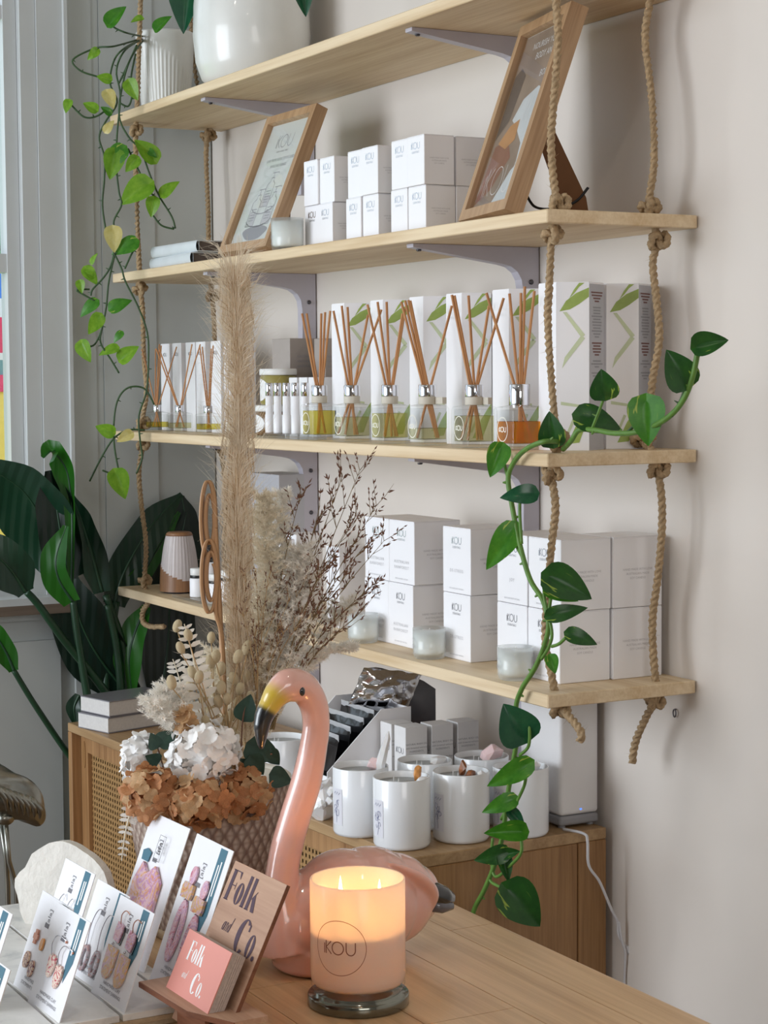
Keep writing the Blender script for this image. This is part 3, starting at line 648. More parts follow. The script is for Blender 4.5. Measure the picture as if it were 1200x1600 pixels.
# ================================================================== VOTIVE GLASS CANDLES
glassy('votive_glass', (.98, .99, .99), .9, .02, 1.45, (244, 247, 247), .35); pm('wax_white', (250, 249, 245), .5, var=.01, sss=.15)
def votive(label, loc, r=.0285, h=.052, group='small glass candles on the lowest shelf'):
    t = thing('glass_candle', label, 'candle', loc, 0, group)
    MB().lathe([(r*.80, 0), (r*.9, .002), (r*.97, .010), (r, h), (r*.95, h), (r*.92, .012), (r*.8, .008), (0, .008)], 36).build('glass', 'votive_glass', t, True)
    MB().lathe([(0, .0085), (r*.78, .0085), (r*.90, .0125), (r*.925, h-.006), (0, h-.0065)], 36).build('wax', 'wax_white', t, True)
    MB().tube([(0, 0, h-.0065), (.001, 0, h-.001)], .0006, 6).build('wick', 'white_matt', t)
    b = MB(); kh = .0058; q0 = math.radians(-105)
    def cyl(mb):
        mb.v = [((r+.0004)*math.cos(q0+x/r), (r+.0004)*math.sin(q0+x/r), y+h*.42) for x, y, z in mb.v]
    strokes(b, IKOU, -2.56*kh/2, -kh/2, kh, .0008, 0); strokes(b, [arc(0, 0, 1, 1, 0, 360, 36)], 0, 0, .013, .0007, 0); cyl(b); b.build('logo', 'print_grey', t)
votive('small white glass candle at the foot of the leftmost cartons', (onZ(575, 1003, zd).x+.0, -.238, zd+.0003))
votive('small white glass candle in front of the middle carton stack', (-.425, -.236, zd+.0003))
votive('small white glass candle by the front right rope', (-.155, -.236, zd+.0003))
votive('small cream glass candle next to the bottle-print frame', (onY(449, 380, -.235).x, -.235, zb+.0003), .032, .062, 'glass candle on the second shelf')
# ================================================================== PICTURE FRAMES
pm('print_paper', (214, 218, 214), .5, var=.03, scale=5); glassy('glazing', (.98, .98, .98), .8, .02, 1.35); pm('mat_grey', (205, 203, 203), .6, var=.01)
pm('brown_board', (120, 82, 52), .7, var=.08, scale=20); pm('black_ribbon', (24, 24, 26), .6, var=0)
pm('print_taupe', (150, 132, 118), .6, var=.25, scale=9); pm('print_rust', (140, 92, 74), .6, var=.1, scale=12); pm('print_orange', (196, 142, 92), .6, var=.15, scale=18); pm('print_pale', (215, 222, 226), .5, var=.08, scale=14); pm('print_shadow', (92, 82, 78), .6, var=.1)
def picture(label, BRc, W, H, lean, yaw_, T=.026, rw=.017, easel=False):
    t = thing('picture_frame', label, 'picture frame', BRc, yaw_)
    R = M.Rotation(-math.radians(lean), 4, 'X')                  # leaning back about the bottom edge
    rt_ = bpy.data.objects.new('frame', None); COL.objects.link(rt_); rt_.parent = t; rt_.matrix_local = R
    def rail(po):                                                # mitred rail, xz polygon extruded in y
        MB().prism(po, 0, T, frame(V((0, 0, 0)), V((1, 0, 0)), V((0, 0, 1)), V((0, 1, 0)))).build('rail', 'frame_wood', rt_)
    rail([(-W, 0), (0, 0), (-rw, rw), (-W+rw, rw)]); rail([(-W, H), (-W+rw, H-rw), (-rw, H-rw), (0, H)])
    rail([(-W, 0), (-W+rw, rw), (-W+rw, H-rw), (-W, H)]); rail([(0, 0), (0, H), (-rw, H-rw), (-rw, rw)])
    MB().box((-W/2, T-.004, H/2), (W-2*rw+.004, .003, H-2*rw+.004)).build('backing_board', 'brown_board', rt_)
    MB().box((-W/2, .0135, H/2), (W-2*rw+.002, .001, H-2*rw+.002)).build('print_sheet', 'print_paper', rt_)
    MB().box((-W/2, .0065, H/2), (W-2*rw+.002, .0015, H-2*rw+.002)).build('glazing', 'glazing', rt_)
    return t, rt_
t, f1 = picture('wooden frame with pale bottle print leaning beside the books', (-.985, -.272, zb+.0008+.026*math.sin(math.radians(22.2))), .226, .300, 22.2, 0)
def PF(x, z): return FACE_Y(x, .0128, z)
b = MB(); strokes(b, IKOU, -.158, .228, .028, .0016, 0, PF(0, 0)); b.build('logo', 'print_grey', f1)
letter('BODY   HOME   SPIRIT', .0055, 'print_grey', f1, PF(-.118, .217)); letter('OUR PRIME RESULTS FOCUSED', .0092, 'print_grey', f1, PF(-.113, .198)); letter('SKINCARE RANGE', .0092, 'print_grey', f1, PF(-.113, .184))
def bottle_art(cx, z0, w, h):
    b = MB(); T = PF(cx, z0)
    strokes(b, [[(-w/2, 0), (w/2, 0), (w/2, h*.62), (w*.2, h*.70), (w*.2, h*.80), (-w*.2, h*.80), (-w*.2, h*.70), (-w/2, h*.62), (-w/2, 0)], [(0, h*.80), (0, h*.94)], [(-w*.25, h*.94), (w*.55, h*.94), (w*.6, h*.9)]], 0, 0, 1, .0018, 0, T); b.build('bottle_print', 'print_grey', f1)
    b = MB(); b.add([T @ V(p) for p in ((-w/2, 0, 0), (w/2, 0, 0), (w/2, h*.3, 0), (-w/2, h*.36, 0))], [(0, 1, 2, 3)]); b.build('bottle_shade_print', 'print_faint', f1)
    for k in range(5): MB().add([T @ V(p) for p in ((-w*.32, h*.42-k*.006, .0002), (w*.3, h*.42-k*.006, .0002), (w*.3, h*.42-k*.006+.0016, .0002), (-w*.32, h*.42-k*.006+.0016, .0002))], [(0, 1, 2, 3)]).build('text_line', 'print_grey', f1)
bottle_art(-.113, .098, .034, .078); bottle_art(-.150, .058, .036, .085); bottle_art(-.078, .058, .036, .085)
MB().add([PF(0, 0) @ V((-.112+.055*math.cos(a)*(1+.12*math.sin(3*a)), .042+.016*math.sin(a), 0)) for a in [2*math.pi*k/24 for k in range(24)]], [tuple(range(24))]).build('stone_print', 'print_grey', f1)
b = MB(); strokes(b, [arc(-.113, .105, .055, .022, 200, 340, 16), arc(-.113, .075, .060, .020, 195, 345, 16)], 0, 0, 1, .0022, 0, PF(0, 0)); b.build('ripple_print', 'print_grey', f1)
MB().box((-.113, .062, .10), (.05, .003, .17), M.Rotation(math.radians(20), 3, 'X')).build('easel_leg', 'brown_board', f1)
t, f2 = picture('tall wooden frame with brown photo print, propped at the right end', (-.128, -.270, zb+.0008+.030*math.sin(math.radians(19))), .228, .336, 19, math.radians(-12.7), .030, .018)
f2m = f2
def poly2(name, pts, mt, dz=0): MB().add([FACE_Y(0, .0128-dz, 0) @ V((x, y, 0)) for x, y in pts], [tuple(range(len(pts)))]).build(name, mt, f2)
poly2('photo_print', [(-.209, .019), (-.019, .019), (-.019, .317), (-.209, .317)], 'print_taupe')
poly2('dark_print', [(-.209, .14), (-.165, .17), (-.155, .245), (-.185, .262), (-.209, .25)], 'print_shadow', .0002)
poly2('rust_print', [(-.209, .03), (-.15, .05), (-.10, .10), (-.14, .135), (-.195, .128)], 'print_rust', .0002)
poly2('orange_print', [(-.185, .132), (-.14, .118), (-.105, .13), (-.11, .165), (-.15, .158)], 'print_orange', .0004)
poly2('pale_print', [(-.15, .168), (-.125, .20), (-.07, .215), (-.019, .20), (-.019, .10), (-.055, .06), (-.07, .12), (-.115, .15)], 'print_pale', .0003)
poly2('pale_corner_print', [(-.13, .019), (-.019, .019), (-.019, .10), (-.075, .075)], 'print_pale', .0005)
b = MB(); strokes(b, IKOU, -.185, .040, .048, .0013, 0, FACE_Y(0, .0122, 0)); b.build('logo', 'print_white', f2)
b = MB(); strokes(b, [[(0, 0), (.008, .05)], [(.02, 0), (.02, .045)], [(.035, .0), (.045, .05)]], -.10, .15, 1, .0012, 0, FACE_Y(0, .0122, 0)); b.build('twig_print', 'print_white', f2)
for s_, z_, x_ in (('NOURISH YOUR', .288, -.10), ('BODY AND', .268, -.09), ('BODY', .232, -.062)): letter(s_, .0165, 'print_white', f2, FACE_Y(x_, .0122, z_))
# easel leg and ribbon of the tall frame
P1, P2 = onY(849, 200, -.185), onY(908, 330, -.100); P2.z = zb+.0012
bpy.context.view_layer.update(); root2 = f2.parent
w_ = V((RT.x, RT.y, 0)).normalized(); ax_ = (P2-P1).normalized(); xx_ = (w_-ax_*w_.dot(ax_)).normalized(); L_ = (P2-P1).length
bt = frame(P1, xx_, ax_, xx_.cross(ax_))
o = MB().prism([(-.014, 0), (.014, 0), (.021, L_*.80), (.014, L_), (-.020, L_), (-.021, L_*.9)], -.0015, .0015, bt).build('easel_leg', 'brown_board', root2); o.matrix_local = root2.matrix_world.inverted()
P = bez([V((-.030, .034, .040)), V((-.030, .055, .026)), V((-.030, .085, .034)), V((-.030, .115, .056)), V((-.030, .128, .084))], 8)
b = MB()
for i in range(len(P)-1): b.add([P[i]+V((-.006, 0, 0)), P[i]+V((.006, 0, 0)), P[i+1]+V((.006, 0, 0)), P[i+1]+V((-.006, 0, 0))], [(0, 1, 2, 3)])
b.tube(P, .0022, 6); b.build('ribbon', 'black_ribbon', f2)
# ================================================================== BOOKS
pm('book_cover_pale', (214, 220, 224), .3, var=.05, scale=20, coat=.2); pm('book_paper', (214, 211, 208), .7, var=.05, scale=200); pm('book_dark', (96, 84, 78), .6, var=.1, scale=60); pm('book_grey', (128, 126, 132), .3, var=.1, scale=8, coat=.3)
def book(label, loc, L, D, H, rz, cover, paper, spine_y=True):
    t = thing('book', label, 'book', loc, rz); c = .0022
    o = obj('page_block', rbox((L-.004, D-.005, H-2*c), .0005, 1), paper, t); o.location = (0, .0015 if spine_y else -.0025, c)
    for z in (0, H-c): o = obj('cover', rbox((L, D, c), .0006, 1), cover, t); o.location.z = z
    n = 8; rs = [(-L/2+.0, 0)]
    b = MB(); vs = []; s_ = -1 if spine_y else 1
    for k in range(n+1):
        a = math.pi*(k/n-.5); y = s_*(D/2-.002+.0055*math.cos(a)); z = H/2+H/2*math.sin(a)
        vs += [(-L/2, y, z), (L/2, y, z)]
    b.add(vs, [(2*k, 2*k+1, 2*k+3, 2*k+2) for k in range(n)]).add([(x, s_*(D/2-.004), z) for x in (-L/2, L/2) for z in (0, H)], [(0, 1, 3, 2)]).build('spine', cover, t, True)
    return t
book('lower pale hardback book with dark page edges on the second shelf', (-1.49, -.185, zb+.0003), .24, .15, .0235, math.radians(-1), 'book_cover_pale', 'book_dark')
book('upper pale hardback book with dark page edges on the second shelf', (-1.478, -.183, zb+.0243), .235, .15, .0235, math.radians(2), 'book_cover_pale', 'book_dark')
# ================================================================== LOWEST SHELF, LEFT PART
wood('walnut', (150, 108, 74), (112, 76, 48), 2, 2.5, .4); pm('fluted_white', (200, 190, 188), .45, var=.03, coat=.2)
t = thing('aroma_diffuser', 'fluted wooden aroma diffuser with a wave-cut grain base on the lowest shelf', 'diffuser', (onY(281, 918, -.200).x, -.200, zd+.0003))
Hd = .136
def dprof(z): u = z/Hd; return .0455*(1-.10*u-.27*u**3)
n = 96; rows = 30; vs = []; fs = []
for j in range(rows+1):
    z = .004+(Hd-.012)*j/rows
    for k in range(n):
        q = 2*math.pi*k/n; cut_ = Hd*(.36-.16*math.sin(q+1.25)); r = dprof(z)
        if z > cut_: r -= .0016*(.5+.5*math.cos(q*32))*min(1, (z-cut_)/.006)+.0008
        vs.append((r*math.cos(q), r*math.sin(q), z))
lo, hi = [], []
for j in range(rows):
    for k in range(n):
        k2 = (k+1) % n; q = 2*math.pi*(k+.5)/n; z = .004+(Hd-.012)*(j+.5)/rows; f = (j*n+k, j*n+k2, (j+1)*n+k2, (j+1)*n+k)
        (hi if z > Hd*(.36-.16*math.sin(q+1.25)) else lo).append(f)
MB().add(vs, lo).build('wood_base', 'walnut', t, True); MB().add(vs, hi).build('fluted_shell', 'fluted_white', t, True)
MB().lathe([(.036, 0), (.036, .004), (.044, .0045)], 48).build('foot_ring', 'print_dark', t, True)
MB().lathe([(dprof(Hd-.008), Hd-.008), (dprof(Hd)*.97, Hd-.002), (dprof(Hd)*.85, Hd), (0, Hd)], 48).build('top_cap', 'walnut', t, True)
pm('band_black', (30, 30, 32), .4, var=0)
tray = thing('acrylic_tray', 'clear acrylic tray carrying the small white jars on the lowest shelf', 'tray', (onY(333, 950, -.205).x, -.205, zd+.0003)); obj('plate', rbox((.22, .10, .006), .001, 1), 'acrylic', tray)
for i, (px, dy, h, lab) in enumerate(((309, -.225, .062, 'small white jar with black band, left one behind the cane spiral'), (327, -.175, .105, 'taller white bottle with black cap behind the cane spiral'), (338, -.225, .058, 'small white jar with black band, in the middle of the tray'), (357, -.205, .066, 'small white jar with black band, beside the pampas stem'))):
    t = thing('cosmetic_bottle', lab, 'bottle', (onY(px, 940, dy).x, dy, zd+.0068), 0, 'small bottles on the acrylic tray'); r = .017
    MB().lathe([(r*.95, 0), (r, .002), (r, h*.62), (r*.9, h*.66)], 24).build('body', 'white_card', t, True)
    MB().lathe([(r*.92, h*.66), (r*.94, h*.67), (r*.94, h*.75), (r*.92, h*.76)], 24).build('band', 'band_black', t, True)
    MB().lathe([(r*.9, h*.76), (r*.92, h*.77), (r*.92, h-.001), (r*.86, h)], 24).build('lid', 'band_black' if i == 1 else 'jar_lid', t, True)
t = thing('grey_carton', 'tall grey carton with faint lettering standing against the wall behind the dried flowers', 'carton', (-1.385, -.055, zd+.0003)); obj('body', rbox((.15, .08, .272), .001, 1), 'grey_panel', t)
letter('NATURAL', .034, 'print_faint', t, FACE_Y(0, -.0404, .222)); letter('BODY', .03, 'print_faint', t, FACE_Y(0, -.0404, .178))
for i, (px, y, sz, lab) in enumerate(((540, -.16, (.055, .055, .155), 'slim white carton just behind the brown seeded grass'), (474, -.12, (.06, .06, .16), 'slim white carton behind the dried foliage near the bracket'))):
    t = thing('slim_white_carton', lab, 'carton', (onY(px, 900, y).x, y, zd+.0003)); obj('body', rbox(sz, .0008, 1), 'white_card', t)
    b = MB(); strokes(b, IKOU, -.0115, sz[2]*.8, .009, .001, 0, FACE_Y(0, -sz[1]/2-.0003, 0)); b.build('logo', 'silver_foil', t)
t = thing('silver_capped_bottle', 'white bottle with a shiny silver cap glimpsed through the dried flowers', 'bottle', (onY(444, 900, -.19).x, -.19, zd+.0003))
MB().lathe([(.024, 0), (.026, .002), (.026, .11), (.02, .118)], 24).build('body', 'white_card', t, True); MB().lathe([(.021, .118), (.0215, .119), (.0215, .153), (.02, .155)], 24).build('cap', 'chrome', t, True)
# ================================================================== ON THE SIDEBOARD
pm('candle_white', (238, 240, 243), .22, var=.008, coat=.5); pm('sticker', (222, 222, 230), .5, var=.01); pm('ink_blue', (112, 116, 150), .6, var=0)
pm('quartz_white', (236, 234, 234), .25, var=.05, scale=40, sss=.4, coat=.3); pm('quartz_rose', (236, 206, 206), .25, var=.06, scale=40, sss=.4, coat=.3); pm('citrine', (214, 150, 84), .2, var=.3, scale=60, sss=.3, coat=.5); pm('agate_brown', (150, 92, 56), .25, var=.3, scale=80, coat=.5)
def rock(seed, r, sc=(1, 1, 1), facets=14, name='crystal', mt='quartz_white', parent=None, loc=(0, 0, 0)):
    rr = random.Random(seed); bm = bmesh.new(); pts = []
    for i in range(facets*2):
        d = V((rr.gauss(0, 1), rr.gauss(0, 1), rr.gauss(0, 1))).normalized(); q = r*rr.uniform(.75, 1.1); pts.append(bm.verts.new((d.x*q*sc[0], d.y*q*sc[1], d.z*q*sc[2])))
    bmesh.ops.convex_hull(bm, input=bm.verts); bmesh.ops.delete(bm, geom=[v for v in bm.verts if not v.link_faces], context='VERTS')
    me = bpy.data.meshes.new(name); bm.to_mesh(me); bm.free(); o = obj(name, me, mt, parent); o.location = loc; return o
def curve_on(mb, r, q0, z0): mb.v = [((r+.0005)*math.cos(q0+x/r), (r+.0005)*math.sin(q0+x/r), y+z0) for x, y, z in mb.v]
CR, CH = .0462, .112
def crystal_candle(label, X, Y, stones, sticker=True, wicks=2, seed=0, extra=None):
    t = thing('crystal_candle', label, 'candle', (X, Y, SBZ+.0004), 0, 'white crystal candles on the sideboard'); r, h = CR, CH
    MB().lathe([(r*.88, 0), (r*.95, .001), (r, .006), (r, h-.001), (r*.985, h), (r*.955, h-.001), (r*.95, h-.012)], 56).build('glass', 'candle_white', t, True)
    MB().lathe([(r*.955, h-.0105), (r*.4, h-.012), (0, h-.012)], 40).build('wax', 'wax_white', t, True)
    rr = random.Random(seed)
    for k in range(wicks): x = .008*(k*2-1)-.008; MB().tube([(x, -.006, h-.0125), (x+.001, -.006, h-.003)], .0007, 6).build('wick', 'white_matt', t)
    if sticker:
        q0 = math.radians(-84); b = MB(); hw, hh = .0125, .030; vs = []; n_ = 8
        for k in range(n_+1): vs += [(-hw+2*hw*k/n_, -hh, 0), (-hw+2*hw*k/n_, hh, 0)]
        b.add(vs, [(2*k, 2*k+2, 2*k+3, 2*k+1) for k in range(n_)]); curve_on(b, r, q0, h*.44); b.build('sticker', 'sticker', t)
        b = MB(); L = []
        for k in range(7):
            a0 = rr.uniform(0, 360); L.append(arc(rr.uniform(-.005, .005), rr.uniform(-.012, .014), rr.uniform(.002, .005), rr.uniform(.002, .006), a0, a0+rr.uniform(160, 330), 10))
        L += [[(rr.uniform(-.002, .002), -.026), (rr.uniform(-.003, .003), -.012), (0, .0)], [(-.008, .021), (-.004, .025), (-.002, .020), (.002, .025), (.004, .020), (.008, .024)]]
        strokes(b, L, 0, 0, 1, .0008); curve_on(b, r+.0003, q0, h*.44); b.build('flower_drawing', 'ink_blue', t)
    for i, (dx, dy, s_, mt, sc) in enumerate(stones): rock(seed*7+i, s_, sc, 12, 'crystal', mt, t, (dx, dy, h-.012+s_*sc[2]*.8))
    if extra: extra(t)
    return t
toc = lambda c: V((c.x-.0, c.y, 0))
def wand(t):
    p = V((.006, .034, CH-.012)); MB().tube([p, p+V((.0, .0, .012)), p+V((.003, .012, .055)), p+V((.003, .0145, .066))], [.0085, .009, .0055, .0008], 6).build('crystal_point', 'quartz_white', t)
crystal_candle('white crystal candle with a tall crystal point, leftmost of the front candles', -.398, -.384, [(-.004, .030, .014, 'quartz_rose', (1.1, 1, .9))], seed=1, wicks=0, extra=wand)
crystal_candle('white crystal candle with an orange stone, nearest the flamingo tail', -.289, -.367, [(.006, .026, .010, 'citrine', (.7, .8, 1.8)), (.018, .030, .011, 'quartz_white', (1, 1.1, .6))], seed=2)
crystal_candle('white crystal candle with blue flower drawing and brown stone, in front row centre', -.279, -.262, [(-.012, .010, .009, 'agate_brown', (.8, .8, 1.6)), (.004, .016, .010, 'agate_brown', (1, 1.2, .7)), (.018, .028, .009, 'quartz_white', (1, 1, .8))], seed=3)
crystal_candle('white crystal candle behind the trailing vine next to the speaker', -.262, -.158, [(.010, .014, .016, 'quartz_white', (1, 1.1, .9))], seed=4)
crystal_candle('white crystal candle with white stone in the back row, beside the small cartons', -.388, -.268, [(.012, .022, .014, 'quartz_white', (1.2, 1.3, .8))], seed=5, sticker=False)
crystal_candle('white crystal candle with rose stone, back row near the speaker', -.372, -.166, [(.004, .016, .019, 'quartz_rose', (1.1, 1.1, .9))], seed=6, sticker=False)
crystal_candle('white candle glimpsed behind the flamingo beak', -.700, -.385, [], seed=8)
t = thing('quartz_cluster', 'rough white quartz cluster on the sideboard behind the flamingo neck', 'crystal', (-.520, -.392, SBZ)); rr = random.Random(5)
b = rock(20, .034, (1, .9, 1.1), 22, 'quartz_body', 'quartz_white', t, (0, 0, .030))
for i in range(16):
    d = V((rr.gauss(0, 1), rr.gauss(0, 1), abs(rr.gauss(0, .8)))).normalized(); p = V((0, 0, .028))+d*.026
    MB().tube([p, p+d*.012, p+d*.019], [.009, .0075, .001], 6).build('quartz_point', 'quartz_white', t)
# display box with sachets
pm('sachet_black', (12, 11, 13), .12, var=0, coat=.3); pm('sachet_silver', (235, 236, 240), .2, .6, var=.05, scale=60)
bx0 = -.535; db = thing('sachet_display_box', 'white card display box with slanted sides holding sachets', 'box', (0, 0, 0)); T = lambda x: frame(V((x, 0, 0)), V((0, 1, 0)), V((0, 0, 1)), V((1, 0, 0)))
prof = [(-.362, SBZ+.0005), (-.195, SBZ+.0005), (-.195, .894), (-.255, .894), (-.362, .793)]
MB().prism(prof, 0, .0016, T(-.565)).build('side_panel', 'white_card', db); MB().prism(prof, 0, .0016, T(-.740)).build('side_panel', 'white_card', db)
MB().box((-.652, -.196, .808), (.172, .0016, .168)).build('back_panel', 'white_card', db); MB().box((-.652, -.361, .755), (.172, .0016, .060)).build('front_panel', 'white_card', db); MB().box((-.652, -.278, SBZ+.0015), (.172, .162, .0016)).build('base_panel', 'white_card', db)
for i in range(6):
    y = -.345+i*.021; z0 = SBZ+.003; lean = math.radians(10); h = .118+.013*i if i < 4 else .158; t = thing('sachet', ['black foil sachet at the front of the display box', 'silver-edged black sachet, second in the display box', 'glossy black sachet, third in the display box', 'glossy black sachet, fourth in the display box', 'black sachet near the back of the display box', 'rearmost black sachet in the display box'][i], 'sachet', (-.655, y, z0), rnd.uniform(-.06, .06), 'sachets in the display box')
    nn = 10; vs = []; fs = []
    for j in range(nn+1):
        for k in range(nn+1):
            u, v = k/nn-.5, j/nn; puff = .006*max(0, (1-(2*u)**2))*max(0, 1-(2*v-1)**4)+.0006*math.sin(17*u+9*v+i)
            vs.append((u*.13, -puff+v*h*math.sin(lean), v*h*math.cos(lean)))
    for j in range(nn):
        for k in range(nn): fs.append((j*(nn+1)+k, j*(nn+1)+k+1, (j+1)*(nn+1)+k+1, (j+1)*(nn+1)+k))
    o = MB().add(vs, fs).build('pouch', 'sachet_black', t, True); MB().add([(x, y_+.0002, z) for x, y_, z in vs], fs).build('back_foil', 'sachet_silver', t, True)
    MB().box((0, h*math.sin(lean)*1.02, h*math.cos(lean)*1.01), (.13, .0012, .012)).build('seal_strip', 'sachet_silver', t)
# small care cartons
for i, (y, x, lab) in enumerate(((-.237, -.490, 'small grey-white carton in front of the slanted display box'), (-.240, -.535, 'small grey-white carton next to the display box, left one'), (-.185, -.490, 'small grey-white carton, middle of the row behind the candles'), (-.133, -.490, 'small grey-white carton, rightmost of the row behind the candles'))):
    t = thing('care_carton', lab, 'carton', (x, y, SBZ+.0004), 0, 'small care cartons on the sideboard'); h = .150
    obj('body', rbox((.040, .043, h), .0006, 1), 'grey_card', t); o = obj('top_flap', rbox((.0395, .0425, .001), .0003, 1), 'grey_card', t); o.location.z = h
    b = MB(); strokes(b, IKOU, -.0128, h*.70, .010, .0012, 0, FACE_Y(0, -.0219, 0)); b.build('logo', 'print_grey', t)
    for k in range(9): letter(['NATURAL BODY OIL', 'with botanical extracts', 'INGREDIENTS', 'vegan and cruelty free', 'pure essential oil', 'MADE IN', 'AUSTRALIA', 'keep out of the sun', 'for external use'][k], .0045, 'print_grey', t, FACE_X(.0203, 0, h*.80-k*.0062-(.008 if k > 2 else 0)), name='small_print')
# foil bag resting on the display box
t = thing('foil_bag', 'crumpled shiny silver foil bag lying on the display box', 'bag', (0, 0, 0)); Pn = onX(603, 1086, -.62); nn = 26; vs = []; fs = []
pm('crumpled_foil', (225, 225, 228), .12, 1, var=.12, scale=25)
for s_ in (1, -1):
    for j in range(nn+1):
        for k in range(nn+1):
            u, v = k/nn-.5, j/nn-.5; puff = .016*max(0, 1-(2*u)**2)**.6*max(0, 1-(2*v)**2)**.6; w_ = NZ.noise(V((u*5, v*4, s_*3.1)))*.008+NZ.noise(V((u*9, v*8, s_*7)))*.003
            vs.append(Pn+V((s_*(puff+.0005)+w_, u*.118+v*.03, v*.062+.012-u*.02+w_*.5)))
    o_ = 0 if s_ == 1 else (nn+1)**2
    for j in range(nn):
        for k in range(nn): fs.append((o_+j*(nn+1)+k, o_+j*(nn+1)+k+1, o_+(j+1)*(nn+1)+k+1, o_+(j+1)*(nn+1)+k))
MB().add(vs, fs).build('pouch', 'crumpled_foil', t, True)
pm('dark_film', (92, 92, 100), .2, var=.1, coat=.5)
t = thing('clear_pouch', 'dark glossy plastic pouch tucked behind the foil bag', 'pouch', (0, 0, 0)); Pn = onX(625, 1088, -.66); vs = []; fs = []; nn = 12
for j in range(nn+1):
    for k in range(nn+1):
        u, v = k/nn-.5, j/nn-.5; c_ = .10*max(0, abs(u)-.3)*max(0, v); vs.append(Pn+V((.012*max(0, 1-(2*u)**2)*max(0, 1-(2*v)**2), u*.15, v*.085-u*.05-c_)))
for j in range(nn):
    for k in range(nn): fs.append((j*(nn+1)+k, j*(nn+1)+k+1, (j+1)*(nn+1)+k+1, (j+1)*(nn+1)+k))
MB().add(vs, fs).build('film', 'dark_film', t, True)
# speaker
pm('speaker_white', (232, 230, 230), .4, var=.008); pm('speaker_grey', (150, 150, 154), .45, var=.01); pm('led_blue', (40, 90, 255), .4, var=0, emit=(50, 100, 255), es=3)
sp_ = thing('wireless_speaker', 'tall white wireless speaker with grey base on the sideboard end', 'speaker', (-.310, -.0505, SBZ+.0004), 0); sw_, sd_ = .124, .078
o = obj('body', rbox((sw_, sd_, .226), .007, 4), 'speaker_white', sp_); o.location.z = .021
o = obj('base', rbox((sw_, sd_, .0165), .005, 3), 'speaker_grey', sp_); o.location.z = .004
for x in (-.05, .05):
    for y in (-.028, .028): MB().lathe([(.006, 0), (.006, .004)], 12, (x, y, 0)).build('foot', 'speaker_grey', sp_)
MB().lathe([(.0022, 0), (.0022, .0004), (0, .0004)], 12).build('status_light', 'led_blue', sp_).matrix_local = frame(V((sw_/2, .002, .030)), V((0, 1, 0)), V((0, 0, .5)), V((1, 0, 0)))
b = MB()
for r_ in range(5):
    for c_ in range(22):
        x = -.040+c_*.0042; z = .236-r_*.0055; b.box((x, -sd_/2-.0001, z), (.0017, .0004, .0017))
stuff(b.build('vent_holes', 'print_dark', sp_))
pm('cable_white', (205, 203, 205), .5, var=0)
cb = thing('power_cable', 'thin white cable with plug hanging down the sideboard end', 'cable', (0, 0, 0)); xs = -.185
P = [onX(905, 1298, xs-.004), onX(918, 1315, xs), onX(920, 1352, xs), onX(937, 1378, xs), onX(955, 1420, xs), onX(965, 1440, xs), onX(967, 1462, xs), onX(983, 1487, xs)]
P[0] = V((-.236, P[0].y, SBZ+.004)); P.insert(1, V((-.196, P[1].y, SBZ+.003)))
MB().tube(bez(P, 8), .0024, 8).build('wire', 'cable_white', cb, True)
P = [onX(967, 1440, xs+.004), onX(972, 1470, xs+.004), onX(977, 1490, xs+.004), onX(976, 1530, xs), onX(976, 1600, xs), V((xs, onX(976, 1600, xs).y, .02))]
MB().tube(bez(P, 8), .0020, 8).build('wire', 'cable_white', cb, True)
a, c_ = onX(979, 1478, xs+.003), onX(990, 1503, xs+.003); MB().tube([a, a+(c_-a)*.3, a+(c_-a)*.8, c_], [.0035, .0052, .0052, .003], 8).build('plug', 'cable_white', cb)
# books on the sideboard
def sbook(lab, dz, rz, dx=0, dy=0):
    c = onZ(170, 1147, SBZ); R = M.Rotation(rz, 3, 'Z'); cen = V((c.x, c.y, 0))+R @ V((-.056, .085, 0)); return book(lab, (cen.x+dx, cen.y+dy, SBZ+.0004+dz), .112, .170, .034, rz, 'book_grey', 'book_paper', False)
sbook('lower thick grey hardback on the left end of the sideboard', 0, math.radians(16)); sbook('upper thick grey hardback on the left end of the sideboard', .0347, math.radians(14), -.003, .004)
MB().tube([(onX(1057, 1112, 0).x, 0, 0), (0, 0, 0)], .001, 4) if False else None
pm('hook_metal', (120, 118, 122), .4, 1, var=0)
p = onY(1057, 1114, 0); P = [p+V((0, -.0005, .006)), p+V((0, -.004, .006))]+[p+V((.0035*math.sin(a), -.004, .006*math.cos(a))) for a in [math.pi*2*k/12 for k in range(13)]]
tag(MB().tube(bez(P, 6), .0012, 6).build('wall_hook', 'hook_metal', None, True), 'tiny metal hook screwed into the wall below the lowest shelf', 'hook')
# ================================================================== FLAMINGO
mt, nt, bs = new('flamingo_glaze'); at_ = nt.nodes.new('ShaderNodeVertexColor'); at_.layer_name = 'Col'; link(nt, at_.outputs[0], bs.inputs['Base Color'])
bs.inputs['Roughness'].default_value = .28; bs.inputs['Coat Weight'].default_value = 1; bs.inputs['Coat Roughness'].default_value = .04; bs.inputs['Subsurface Weight'].default_value = .05; bs.inputs['Subsurface Radius'].default_value = (.02, .008, .005)
FX = .351
def fp(x, y, dx=0): p = onX(x, y, FX); return V((FX+dx, p.y, p.z))
def pr(x, y, r): return r*depth(fp(x, y))/F
neck = [(452, 1475, 58), (445, 1440, 48), (440, 1400, 33), (441, 1364, 26.5), (447, 1328, 25.5), (462, 1274, 24.5), (479, 1219, 24), (490, 1165, 22), (494, 1130, 21.5), (489, 1098, 23), (473, 1074, 25), (451, 1071, 27), (434, 1083, 22), (422, 1101, 17.5), (413, 1118, 15.5), (409, 1136, 13), (408, 1156, 8.5), (408, 1171, 3.5)]
dense = []
